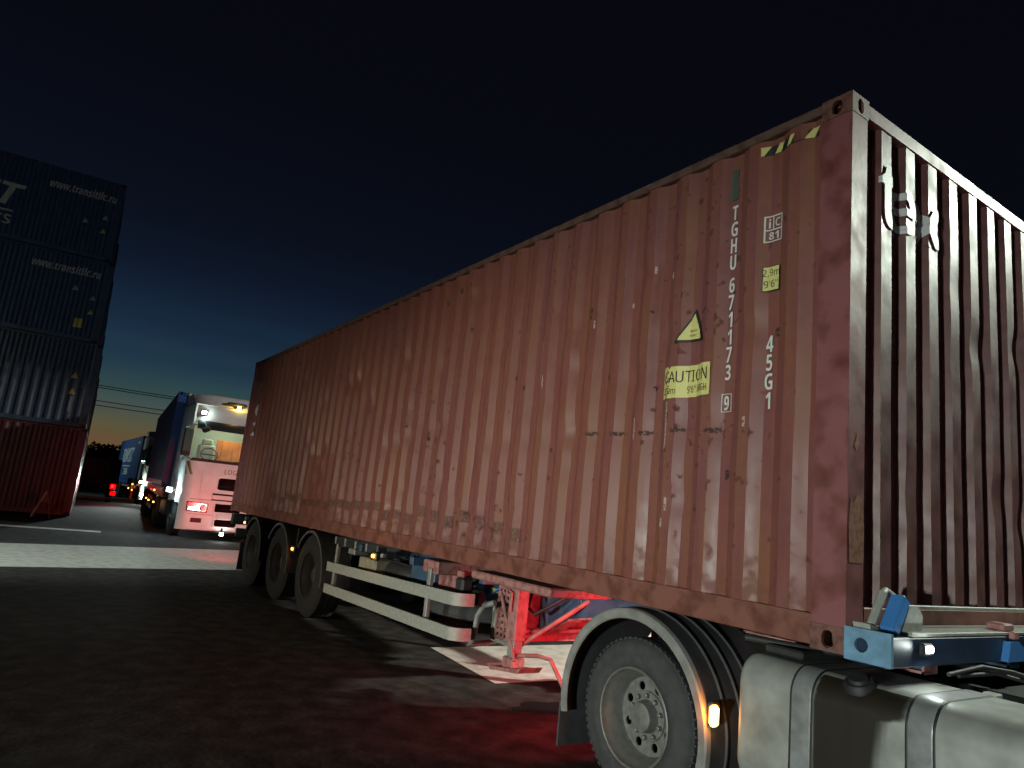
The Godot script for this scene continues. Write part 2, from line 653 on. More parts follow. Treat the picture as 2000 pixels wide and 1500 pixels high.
func casting_mesh(sx: float, sz: float, bottom := false) -> MB:
	# outer corner at the origin; the block runs to +sx*0.162 in x, +sz*0.178 in z, 0.118 up
	var b := MB.new()
	var h := 0.118
	var ov_side := oval(0.089, 0.055, 0.062, 0.082)
	# side plate, outward along -sx
	var xf := Transform3D(Basis(Vector3(0, 0, sz), Vector3.UP, Vector3(sx, 0, 0)), Vector3.ZERO)
	holed_plate(b, 0.0, 0.0, 0.178, h, ov_side, 0.089, 0.0, 0.022, xf)
	var ov_end := oval(0.081, 0.055, 0.055, 0.085)
	xf = Transform3D(Basis(Vector3(sx, 0, 0), Vector3.UP, Vector3(0, 0, sz)), Vector3.ZERO)
	holed_plate(b, 0.022, 0.0, 0.162, h, ov_end, 0.081, 0.0, 0.022, xf)
	b.span(Vector3(min(0.022 * sx, 0.162 * sx), h - 0.02, min(0.022 * sz, 0.178 * sz)), Vector3(max(0.022 * sx, 0.162 * sx), h, max(0.022 * sz, 0.178 * sz)))
	b.span(Vector3(min(0.022 * sx, 0.162 * sx), 0.0, min(0.022 * sz, 0.178 * sz)), Vector3(max(0.022 * sx, 0.162 * sx), 0.02, max(0.022 * sz, 0.178 * sz)))
	b.span(Vector3(min(0.14 * sx, 0.162 * sx), 0.02, min(0.022 * sz, 0.178 * sz)), Vector3(max(0.14 * sx, 0.162 * sx), h - 0.02, max(0.022 * sz, 0.178 * sz)))
	b.span(Vector3(min(0.022 * sx, 0.14 * sx), 0.02, min(0.156 * sz, 0.178 * sz)), Vector3(max(0.022 * sx, 0.14 * sx), h - 0.02, max(0.156 * sz, 0.178 * sz)))
	return b


# ------------------------------------------------------------------ shipping container; origin at the near lower front corner, length to -z
func container(root: Node3D, length: float, height: float, skin: Material, frame: Material, casting: Material, front_skin: Material, fine := false, side_skin: Material = null) -> void:
	var sp := side_profile(length)
	var near := func(a: float, y: float, d: float) -> Vector3: return Vector3(d, y, a)
	var far := func(a: float, y: float, d: float) -> Vector3: return Vector3(WID - d, y, a)
	var dent = null
	var rows := 1
	if fine:
		rows = 64
		var dn := FastNoiseLite.new()
		dn.seed = 31
		dn.frequency = 0.9
		dn.fractal_octaves = 3
		var spots := []
		rng.seed = 12
		for k in 70:
			spots.append(Vector3(-0.5 - rng.randf() * 11.3, 0.35 + rng.randf() * 2.2, rng.randf_range(0.004, 0.018)))
		for k in 24:
			spots.append(Vector3(-3.0 - 0.278 * k + rng.randf_range(-0.05, 0.05), 0.38 + rng.randf_range(-0.05, 0.08), rng.randf_range(0.008, 0.026)))
		for k in 10:
			spots.append(Vector3(-0.82 - 0.278 * k, 1.09, rng.randf_range(0.004, 0.010)))
		for k in [[-4.3, 1.25, 0.034], [-4.9, 1.2, 0.03], [-5.2, 1.12, 0.026], [-2.3, 1.92, 0.018], [-7.0, 1.95, 0.03], [-6.7, 1.97, 0.03], [-7.9, 1.75, 0.026], [-7.6, 1.1, 0.03], [-7.75, 0.9, 0.03], [-7.55, 0.7, 0.032], [-7.8, 0.5, 0.03], [-5.4, 1.5, 0.02], [-9.3, 1.4, 0.02], [-6.1, 1.6, 0.02]]:
			spots.append(Vector3(k[0], k[1], k[2]))
		dent = func(a: float, y: float) -> float:
			var d: float = dn.get_noise_2d(a * 1.3, y * 0.8) * 0.010 + 0.001
			for s in spots:
				var da: float = (a - s.x) / 0.10
				var dy: float = (y - s.y) / 0.09
				var q := da * da + dy * dy
				if q < 6.0:
					d += s.z * exp(-q)
			return d
	part("side_panel", pressed_sheet(sp, 0.157, height - 0.062, rows, near, dent, length, height, 2 if fine else 1), side_skin if side_skin else skin, root)
	var b := pressed_sheet(sp, 0.157, height - 0.062, 1, far)
	for i in range(0, b.v.size(), 3):
		var t := b.v[i + 1]; b.v[i + 1] = b.v[i + 2]; b.v[i + 2] = t
	for i in b.n.size():
		b.n[i] = -b.n[i]
	part("side_panel", b, skin, root)
	# front wall
	var fp := front_profile()
	var fr := func(a: float, y: float, d: float) -> Vector3: return Vector3(a, y, -d)
	var fdent = null
	if fine:
		var fn := FastNoiseLite.new()
		fn.seed = 77
		fn.frequency = 1.1
		fdent = func(a: float, y: float) -> float:
			var d: float = fn.get_noise_2d(a * 1.2, y * 0.6) * 0.004
			for s in [[1.41, 1.78, 0.022], [1.13, 1.66, 0.010], [1.98, 1.9, 0.02], [1.15, 2.1, 0.008], [1.66, 0.9, 0.02], [1.98, 0.75, 0.018], [0.6, 0.8, 0.01]]:
				var q: float = pow((a - s[0]) / 0.07, 2) + pow((y - s[1]) / 0.10, 2)
				if q < 6.0:
					d += s[2] * exp(-q)
			return d
	part("front_panel", pressed_sheet(fp, 0.215, height - 0.10, 40 if fine else 1, fr, fdent, WID, height, 2 if fine else 1), front_skin, root)
	# roof, door end
	b = MB.new()
	b.span(Vector3(0.06, height - 0.03, -length + 0.16), Vector3(WID - 0.06, height - 0.012, -0.10))
	part("roof_panel", b, skin, root)
	for k in 2:
		b = MB.new()
		var x0 := 0.16 + k * (WID * 0.5 - 0.16)
		b.span(Vector3(x0 + 0.006, 0.16, -length + 0.03), Vector3(x0 + WID * 0.5 - 0.166, height - 0.13, -length + 0.075), 0.01)
		var dr := part("door", b, skin, root)
		for r in 2:
			b = MB.new()
			var x := x0 + 0.25 + r * 0.55
			b.tube([Vector3(x, 0.12, -length + 0.012), Vector3(x, height - 0.1, -length + 0.012)], 0.018)
			part("lock_rod", b, casting, dr)
	# posts
	for e in 2:
		for s in 2:
			b = MB.new()
			var z1 := 0.0 if e == 0 else -length
			var z0 := -0.178 if e == 0 else -length + 0.178
			var xa := 0.0 if s == 0 else WID
			var xb := 0.15 if s == 0 else WID - 0.15
			b.span(Vector3(min(xa, xb), 0.118, min(z0, z1)), Vector3(max(xa, xb), height - 0.118, max(z0, z1)), 0.002)
			part("corner_post", b, M.front_post if fine else frame, root)
	# rails
	for s in 2:
		b = MB.new()
		var x0 := 0.0 if s == 0 else WID - 0.06
		b.span(Vector3(x0, height - 0.064, -length + 0.178), Vector3(x0 + 0.06, height - 0.006, -0.178), 0.006)
		part("top_rail", b, M.roof_rail if fine else frame, root)
		b = MB.new()
		b.span(Vector3(x0 + 0.004, 0.0125, -length + 0.178), Vector3(x0 + 0.056, 0.158, -0.178), 0.004)
		part("bottom_rail", b, frame, root)
	b = MB.new()
	b.span(Vector3(0.162, height - 0.10, -0.075), Vector3(WID - 0.162, height - 0.012, -0.002), 0.005)
	part("front_header", b, M.front_post if fine else frame, root)
	b = MB.new()
	b.span(Vector3(0.162, 0.0125, -0.075), Vector3(WID - 0.162, 0.213, -0.003), 0.005)
	part("front_sill", b, frame, root)
	b = MB.new()
	b.span(Vector3(0.162, height - 0.13, -length + 0.005), Vector3(WID - 0.162, height - 0.006, -length + 0.1), 0.005)
	part("door_header", b, frame, root)
	b = MB.new()
	b.span(Vector3(0.162, 0.0125, -length + 0.005), Vector3(WID - 0.162, 0.155, -length + 0.1), 0.005)
	part("door_sill", b, frame, root)
	b = MB.new()
	b.span(Vector3(0.06, 0.10, -length + 0.1), Vector3(WID - 0.06, 0.15, -0.08))
	part("floor_frame", b, M.dark_steel, root)
	for e in 2:
		for s in 2:
			for t in 2:
				var o := Vector3(-0.002 if s == 0 else WID + 0.002, 0.0 if t == 0 else height - 0.118, 0.002 if e == 0 else -length - 0.002)
				var cb := casting_mesh(1.0 if s == 0 else -1.0, -1.0 if e == 0 else 1.0)
				for i in cb.v.size():
					cb.v[i] += o
				if (s == 1) != (e == 1):
					pass
				fix_winding(cb)
				part("corner_casting", cb, casting, root)


# turns each triangle so that its winding fits its normal
func fix_winding(b: MB) -> void:
	for i in range(0, b.v.size(), 3):
		var k := (b.v[i + 2] - b.v[i]).cross(b.v[i + 1] - b.v[i])
		if k.length_squared() > 0 and k.dot(b.n[i]) < 0:
			for q in 3:
				b.n[i + q] = -b.n[i + q]


func paint_side() -> StandardMaterial3D:
	var w := 2048
	var h := 512
	var im := Image.create(w, h, false, Image.FORMAT_RGB8)
	var ro := Image.create(w, h, false, Image.FORMAT_RGB8)
	var n1 := FastNoiseLite.new()
	n1.seed = 41; n1.frequency = 0.45; n1.fractal_octaves = 4
	var n2 := FastNoiseLite.new()
	n2.seed = 42; n2.frequency = 1.0; n2.fractal_octaves = 3
	var n3 := FastNoiseLite.new()
	n3.seed = 43; n3.frequency = 5.0; n3.fractal_octaves = 4
	var base := Vector3(0.505, 0.305, 0.272)
	var mauve := Vector3(0.495, 0.302, 0.300)
	var brown := Vector3(0.46, 0.30, 0.225)
	var rust := Vector3(0.25, 0.165, 0.125)
	for px in w:
		var a := -LEN * (1.0 - px / float(w))
		var ph: float = fposmod(-a - 0.305, PITCH)      # 0..0.072 outer flat, then slope, inner flat, slope
		var wear := 0.5 if ph < 0.012 or (ph > 0.06 and ph < 0.08) else 0.0
		for py in h:
			var y := HC * (1.0 - py / float(h))
			var u := n1.get_noise_2d(a * 1.4, y)
			var s := n2.get_noise_2d(a * 9.0, y * 0.7)
			var f := n3.get_noise_2d(a * 2.0, y * 1.6)
			var c := base.lerp(mauve, clampf(0.5 + u * 1.3, 0, 1))
			c = c.lerp(brown, clampf(s * 1.2 + 0.15, 0, 0.7))
			c *= 1.0 + 0.10 * s + 0.05 * f
			var r := clampf((f * 1.1 + u * 0.4 + wear * 0.30 - 0.58) * 5.0, 0, 1)
			if y < 0.5:
				r = max(r, clampf((f * 0.5 + 0.36 - y * 1.1) * 1.4, 0, 0.35))
			c = c.lerp(rust, r * 0.55)
			im.set_pixel(px, py, Color(c.x, c.y, c.z))
			var g := clampf(0.44 + r * 0.4 + u * 0.10 + s * 0.10 + f * 0.06, 0.3, 0.95)
			ro.set_pixel(px, py, Color(g, g, g))
	# repainted rectangles, scuffs and scratches with a place of their own
	var blot := func(a0: float, y0: float, a1: float, y1: float, c: Color, k: float, ragged: float) -> void:
		for px in range(maxi(0, int((1.0 + a0 / LEN) * w)), mini(w - 1, int((1.0 + a1 / LEN) * w)) + 1):
			for py in range(maxi(0, int((1.0 - y1 / HC) * h)), mini(h - 1, int((1.0 - y0 / HC) * h)) + 1):
				var e := 0.5 + 0.5 * n3.get_noise_2d(px * 0.05 + y0 * 9.0, py * 0.05)
				if e < ragged:
					continue
				im.set_pixel(px, py, im.get_pixel(px, py).lerp(c, k))
				var g: float = lerp(ro.get_pixel(px, py).r, 0.85, minf(1.0, k * 1.2))
				ro.set_pixel(px, py, Color(g, g, g))
	var fresh := Color(0.47, 0.235, 0.215)
	blot.call(-8.25, 0.16, -7.15, 1.02, fresh, 0.36, 0.36)
	blot.call(-10.1, 0.16, -9.5, 0.75, fresh, 0.33, 0.38)
	for k in 5:
		var a := -0.84 - 0.278 * k + rng.randf_range(-0.01, 0.01)
		var y := 1.095 + rng.randf_range(-0.012, 0.012)
		blot.call(a - 0.05, y - 0.012, a + 0.045, y + 0.012, Color(0.15, 0.11, 0.10), 0.6, 0.44)
		blot.call(a - 0.08, y - 0.004, a + 0.08, y + 0.004, Color(0.20, 0.14, 0.12), 0.3, 0.55)
	for k in 26:
		var a := -2.8 - 0.278 * k + 0.03
		var y := 0.36 + rng.randf_range(-0.04, 0.06)
		blot.call(a - 0.04, y - 0.05, a + 0.05, y + 0.05, Color(0.20, 0.15, 0.13), 0.4, 0.40)
	for k in 60:
		var a := -rng.randf_range(0.3, 11.8)
		var y := rng.randf_range(0.25, 2.7)
		var l := rng.randf_range(0.01, 0.05)
		blot.call(a - 0.012, y, a + 0.012, y + l, Color(0.15, 0.11, 0.09), 0.7, 0.4)
	for k in [[-2.62, 1.55, 0.34], [-2.58, 1.5, 0.1], [-1.22, 0.98, 0.3], [-1.19, 0.6, 0.08], [-1.21, 0.5, 0.05], [-0.62, 1.1, 0.05], [-1.5, 1.05, 0.14], [-1.4, 2.2, 0.04], [-2.0, 1.9, 0.06], [-1.62, 2.0, 0.03], [-9.1, 2.35, 0.2], [-1.25, 2.12, 0.05]]:
		blot.call(k[0] - 0.006, k[1], k[0] + 0.006, k[1] + k[2], Color(0.72, 0.68, 0.64), 0.85, 0.38)
	var m := StandardMaterial3D.new()
	m.albedo_texture = ImageTexture.create_from_image(im)
	m.roughness = 1.0
	m.roughness_texture = ImageTexture.create_from_image(ro)
	m.metallic_specular = 0.38
	return m


func fg_decals(root: Node3D) -> void:
	var sp := side_profile(LEN)
	var on_side := func(a: float, y: float, d: float) -> Vector3: return Vector3(d - 0.006, y, a)
	var fp := front_profile()
	var on_front := func(a: float, y: float, d: float) -> Vector3: return Vector3(a, y, -d + 0.006)
	var flat := PackedVector2Array([Vector2(-20, -0.002), Vector2(20, -0.002)])
	var above := func(a: float, y: float, d: float) -> Vector3: return Vector3(prof_at(sp, a) - 0.0085, y, a)
	# number down the third inner flat
	var y := 2.493
	var cx := -0.768
	for ch in ["T", "G", "H", "U", "", "6", "7", "1", "1", "7", "3"]:
		if ch == "":
			y -= 0.038
			continue
		var t := text_tris(ch, 0.094, 0.62, 700)
		var w := tris_width(t)
		part("letter", lay(moved(t, Vector2(cx - w * 0.5, y - 0.094)), sp, on_side), M.white_print, root)
		y -= 0.1085
	var t9 := text_tris("9", 0.085, 0.62, 700)
	part("letter", lay(moved(t9, Vector2(cx - tris_width(t9) * 0.5, 1.204)), sp, on_side), M.white_print, root)
	var fr := []
	for k in [[-0.034, -0.012, -0.030, 0.098], [0.030, -0.012, 0.034, 0.098], [-0.030, -0.012, 0.030, -0.008], [-0.030, 0.094, 0.030, 0.098]]:
		fr += moved(rect_tris(k[0], k[1], k[2], k[3]), Vector2(cx, 1.204))
	part("number_frame", lay(fr, sp, on_side), M.white_print, root)
	y = 1.612
	for ch in ["4", "5", "G", "1"]:
		var t := text_tris(ch, 0.094, 0.66, 700)
		part("letter", lay(moved(t, Vector2(-0.488 - tris_width(t) * 0.5, y - 0.094)), sp, on_side), M.white_print, root)
		y -= 0.1085
	# approval mark: i c over 81 in a divided frame
	var o := Vector2(-0.545, 2.178)
	fr = []
	for k in [[0, 0, 0.009, 0.165], [0.107, 0, 0.116, 0.165], [0.009, 0, 0.107, 0.008], [0.009, 0.157, 0.107, 0.165], [0.009, 0.072, 0.107, 0.080], [0.050, 0.080, 0.057, 0.157]]:
		fr += moved(rect_tris(k[0], k[1], k[2], k[3]), o)
	part("approval_frame", lay(fr, sp, on_side), M.white_print, root)
	var t := text_tris("i", 0.058, 1.0, 700)
	part("letter", lay(moved(t, o + Vector2(0.030 - tris_width(t) * 0.5, 0.089)), sp, on_side), M.white_print, root)
	t = text_tris("c", 0.050, 0.95, 400)
	part("letter", lay(moved(t, o + Vector2(0.082 - tris_width(t) * 0.5, 0.093)), sp, on_side), M.white_print, root)
	t = text_tris("81", 0.046, 1.1, 700)
	part("letter", lay(moved(t, o + Vector2(0.058 - tris_width(t) * 0.5, 0.016)), sp, on_side), M.white_print, root)
	# yellow height plate
	o = Vector2(-0.545, 1.877)
	var st := part("height_sticker", lay(moved(rect_tris(0, 0, 0.108, 0.154), o), sp, on_side), M.black_print, root)
	part("sticker_face", lay(moved(rect_tris(0.006, 0.006, 0.102, 0.148), o), sp, func(a: float, yy: float, d: float) -> Vector3: return Vector3(d - 0.008, yy, a)), M.pale_yellow, st)
	var over := func(a: float, yy: float, d: float) -> Vector3: return Vector3(d - 0.010, yy, a)
	t = text_tris("2,9m", 0.050, 0.82, 400)
	part("letter", lay(moved(t, o + Vector2(0.054 - tris_width(t) * 0.5, 0.084)), sp, over), M.black_print, st)
	t = text_tris("9'6''", 0.043, 0.9, 400)
	part("letter", lay(moved(t, o + Vector2(0.054 - tris_width(t) * 0.5, 0.022)), sp, over), M.black_print, st)
	# heavy-load triangle
	var tri := PackedVector2Array([Vector2(-1.178, 1.662), Vector2(-0.958, 1.660), Vector2(-1.036, 1.876)])
	st = part("warning_triangle_sticker", lay(poly_tris(tri), sp, on_side), M.black_print, root)
	var mid := (tri[0] + tri[1] + tri[2]) / 3.0
	var inner := PackedVector2Array()
	for p in tri:
		inner.append(mid + (p - mid) * 0.78)
	part("sticker_face", lay(poly_tris(inner), sp, func(a: float, yy: float, d: float) -> Vector3: return Vector3(d - 0.008, yy, a)), M.pale_yellow, st)
	for k in 2:
		t = text_tris(["SUPER", "HEAVY"][k], 0.014, 1.0, 400)
		part("letter", lay(moved(t, Vector2(-1.047 - tris_width(t) * 0.5, 1.725 - 0.03 * k)), sp, over), M.black_print, st)
	# caution sheet, torn at its left
	var cau := PackedVector2Array([Vector2(-1.262, 1.303), Vector2(-1.245, 1.300), Vector2(-1.23, 1.315), Vector2(-1.205, 1.303), Vector2(-0.872, 1.303), Vector2(-0.874, 1.505), Vector2(-1.19, 1.508), Vector2(-1.2, 1.49), Vector2(-1.215, 1.511), Vector2(-1.265, 1.508)])
	st = part("caution_sticker", lay(poly_tris(cau), sp, on_side), M.pale_yellow, root)
	var proud := func(a: float, yy: float, d: float) -> Vector3: return Vector3(d - 0.009, yy, a)
	t = text_tris("CAUTION", 0.075, 0.93, 400)
	var cw := tris_width(t)
	var sc := 0.355 / cw
	for q in t:
		for i in 3:
			q[i] = Vector2(q[i].x * sc, q[i].y)
	part("letter", lay(moved(t, Vector2(-1.250, 1.400)), sp, proud), M.black_print, st)
	t = text_tris("2,9m", 0.048, 0.9, 400)
	part("letter", lay(moved(t, Vector2(-1.25, 1.322)), sp, proud), M.black_print, st)
	t = text_tris("9'6\" HIGH", 0.044, 0.70, 400)
	part("letter", lay(moved(t, Vector2(-0.895 - tris_width(t), 1.331)), sp, proud), M.black_print, st)
	var tears := []
	for k in 12:
		var c := Vector2(-1.213 + sin(k * 2.1) * 0.012, 1.32 + k * 0.0155)
		tears += poly_tris(PackedVector2Array([c + Vector2(-0.007 - 0.004 * sin(k * 3.3), -0.004), c + Vector2(0.002, -0.009), c + Vector2(0.007, 0.003), c + Vector2(-0.002, 0.008 + 0.003 * cos(k))]))
	part("torn_patch", lay(tears, sp, over), M.rail_paint, st)
	# hazard stripes under the roof rail
	st = part("hazard_stripe_sticker", lay(rect_tris(-0.572, 2.733, -0.213, 2.790), sp, on_side), M.black_print, root)
	var ys := []
	for k in [[-0.572, -0.572, -0.518, -0.555], [-0.495, -0.465, -0.425, -0.455], [-0.40, -0.37, -0.343, -0.372], [-0.292, -0.245, -0.203, -0.240]]:
		ys += poly_tris(PackedVector2Array([Vector2(k[0], 2.733), Vector2(k[3], 2.733), Vector2(k[2], 2.79), Vector2(k[1], 2.79)]))
	part("stripe", lay(ys, sp, over), M.pale_yellow, st)
	part("torn_patch", lay(poly_tris(PackedVector2Array([Vector2(-0.345, 2.73), Vector2(-0.285, 2.73), Vector2(-0.262, 2.793), Vector2(-0.338, 2.793), Vector2(-0.352, 2.765)])), sp, func(a: float, yy: float, d: float) -> Vector3: return Vector3(d - 0.012, yy, a)), M.rail_paint, st)
	# painted-over patch above the number
	part("painted_patch", lay(poly_tris(PackedVector2Array([Vector2(-0.808, 2.53), Vector2(-0.752, 2.535), Vector2(-0.745, 2.6), Vector2(-0.757, 2.64), Vector2(-0.752, 2.735), Vector2(-0.80, 2.74)])), sp, on_side), M.grey_patch, root)
	# owner's letters, one under another at the far end and side by side on the front wall
	y = 2.47
	for ch in ["t", "e", "x"]:
		var hh: float = 0.33 if ch == "t" else 0.25
		t = text_tris(ch, hh, 1.15, 700)
		part("letter", lay(moved(t, Vector2(-11.56 - tris_width(t) * 0.5, y - hh)), sp, on_side), M.logo_print, root)
		y -= hh + 0.11
	t = text_tris("t", 0.37, 0.85, 700)
	part("letter", lay(moved(t, Vector2(0.30, 2.23)), fp, on_front), M.logo_print, root)
	t = text_tris("e", 0.25, 1.1, 700)
	part("letter", lay(moved(t, Vector2(0.44, 2.26)), fp, on_front), M.logo_print, root)
	t = text_tris("x", 0.25, 1.35, 700)
	part("letter", lay(moved(t, Vector2(0.672, 2.27)), fp, on_front), M.logo_print, root)
	var flat_front := func(a: float, yy: float, d: float) -> Vector3: return Vector3(a, yy, 0.0025)
	part("rust_patch", lay(poly_tris(PackedVector2Array([Vector2(0.02, 0.42), Vector2(0.145, 0.42), Vector2(0.146, 0.60), Vector2(0.13, 0.72), Vector2(0.09, 0.75), Vector2(0.05, 0.70), Vector2(0.03, 0.74), Vector2(0.012, 0.60)])), flat, flat_front), M.rust_dull, root)
	part("rust_patch", lay(poly_tris(PackedVector2Array([Vector2(0.05, 0.98), Vector2(0.075, 0.96), Vector2(0.10, 1.0), Vector2(0.082, 1.06), Vector2(0.07, 1.02)])), flat, flat_front), M.rust_orange, root)
	# dark scratches across the front letters
	var b := MB.new()
	rng.seed = 5
	for k in 16:
		var a := rng.randf_range(0.33, 0.95)
		var yy := rng.randf_range(2.22, 2.55)
		var l := rng.randf_range(0.03, 0.09)
		var d := Vector2(rng.randf_range(-0.6, 0.8), -1.0).normalized() * l
		var s := d.orthogonal().normalized() * 0.0025
		var pts := PackedVector2Array([Vector2(a, yy) - s, Vector2(a, yy) + d, Vector2(a, yy) + s])
		var c := lay(poly_tris(pts), fp, func(x: float, v: float, dd: float) -> Vector3: return Vector3(x, v, -dd + 0.008))
		b.v.append_array(c.v); b.n.append_array(c.n); b.uv.append_array(c.uv)
	part("scratch", b, M.black_print, root)


# ------------------------------------------------------------------ wheels; outer face at x = 0, the wheel runs to +x, axle through the local origin
func wheel(root: Node, called: String, at: Vector3, r: float, width: float, dish: float, side := 1.0, fine := false) -> Node3D:
	var w := Node3D.new()
	w.name = called
	var k := 0
	while root.has_node(NodePath(String(w.name))):
		k += 1
		w.name = "%s_%03d" % [called, k]
	root.add_child(w)
	w.position = at
	if side < 0:
		w.rotation.y = PI
	var seg := 64 if fine else 36
	var b := MB.new()
	var rb := 0.292
	var s := r - rb
	var prof := [Vector2(0.035, rb - 0.004), Vector2(0.012, rb + 0.012), Vector2(0.004, rb + s * 0.22), Vector2(0.0, rb + s * 0.40), Vector2(0.006, rb + s * 0.45), Vector2(0.004, rb + s * 0.62), Vector2(0.016, rb + s * 0.80), Vector2(0.032, rb + s * 0.91), Vector2(0.05, r - 0.008)]
	var x := 0.05
	var tread := (width - 0.10) / 4.0
	for g in 4:
		prof.append(Vector2(x + 0.004, r))
		prof.append(Vector2(x + tread - 0.010, r))
		if g < 3:
			prof.append(Vector2(x + tread - 0.007, r - 0.014))
			prof.append(Vector2(x + tread + 0.002, r - 0.014))
		x += tread
	prof.append_array([Vector2(width - 0.05, r - 0.008), Vector2(width - 0.016, rb + s * 0.8), Vector2(width, rb + s * 0.4), Vector2(width - 0.03, rb)])
	b.lathe(prof, Transform3D(), seg)
	part("tyre", b, M.rubber if fine else M.shaded_rubber, w)
	if fine:
		b = MB.new()
		for g in 64:
			var t := TAU * g / 64.0
			var bas := Basis(Vector3.RIGHT, t)
			b.box(bas * Vector3(0.060, 0, r - 0.003), Vector3(0.05, 0.031, 0.012), 0.003, bas)
		var tb := part("tread_block", b, M.rubber, w)
		tb.set_meta("kind", "stuff")
	b = MB.new()
	b.lathe([Vector2(0.028, 0.300), Vector2(0.008, 0.299), Vector2(0.003, 0.292), Vector2(0.006, 0.284), Vector2(0.022, 0.279), Vector2(0.05, 0.272), Vector2(0.075, 0.250), Vector2(dish - 0.02, 0.243), Vector2(dish, 0.232)], Transform3D(), seg)
	# the disc with its round hand holes
	var holes := 8
	var r0 := 0.115
	var r1 := 0.232
	var rc := 0.182
	var rh := 0.027
	for g in holes:
		var t := TAU * (g + 0.5) / holes
		for sgn in [-1.0, 1.0]:
			var poly := PackedVector2Array()
			var half := PI / holes
			for q in 5:
				poly.append(Vector2.from_angle(t + sgn * half * (1.0 - q / 4.0)) * r0)
			for q in 9:
				var an := -PI / 2 + PI * q / 8.0
				var hp := Vector2(rc + rh * sin(an), sgn * rh * cos(an))
				poly.append(hp.rotated(t))
			for q in 5:
				poly.append(Vector2.from_angle(t + sgn * half * (q / 4.0)) * r1)
			b.extrude(poly, dish, dish + 0.012, Transform3D(Basis(Vector3(0, 1, 0), Vector3(0, 0, 1), Vector3(1, 0, 0)), Vector3.ZERO))
	var steel: Material = M.rim_steel if fine else M.shaded_rim
	var rim := part("rim", b, steel, w)
	b = MB.new()
	b.lathe([Vector2(dish + 0.07, 0.235), Vector2(dish + 0.075, 0.0)], Transform3D(), 24)
	part("brake_drum", b, M.dark_hole, rim)
	b = MB.new()
	b.lathe([Vector2(dish, 0.150), Vector2(dish - 0.012, 0.147), Vector2(dish - 0.014, 0.100), Vector2(dish - 0.05, 0.092), Vector2(dish - 0.075, 0.085), Vector2(dish - 0.082, 0.06), Vector2(dish - 0.084, 0.0)], Transform3D(), 32)
	part("hub", b, steel, rim)
	if fine:
		for g in 10:
			var t := TAU * g / 10.0
			b = MB.new()
			b.lathe([Vector2(0.0, 0.016), Vector2(-0.026, 0.015), Vector2(-0.030, 0.008), Vector2(-0.030, 0.0)], Transform3D(Basis(), Vector3(dish - 0.012, 0.125 * cos(t), 0.125 * sin(t))), 6)
			part("wheel_nut", b, M.rim_steel, rim)
	return w


# mudguard swept round a wheel centre (z, y); phi 0 points to -z, 90 degrees up
func mudguard(b: MB, sec: Array, cz: float, cy: float, r: float, a0: float, a1: float, steps := 40) -> void:
	for i in sec.size() - 1:
		var p0: Vector2 = sec[i]
		var p1: Vector2 = sec[i + 1]
		b.grid(func(u: int, s: int) -> Vector3:
			var p := p0.lerp(p1, u)
			var t: float = deg_to_rad(lerp(a0, a1, s / float(steps)))
			return Vector3(p.x, cy + (r + p.y) * sin(t), cz - (r + p.y) * cos(t)), 1, steps)


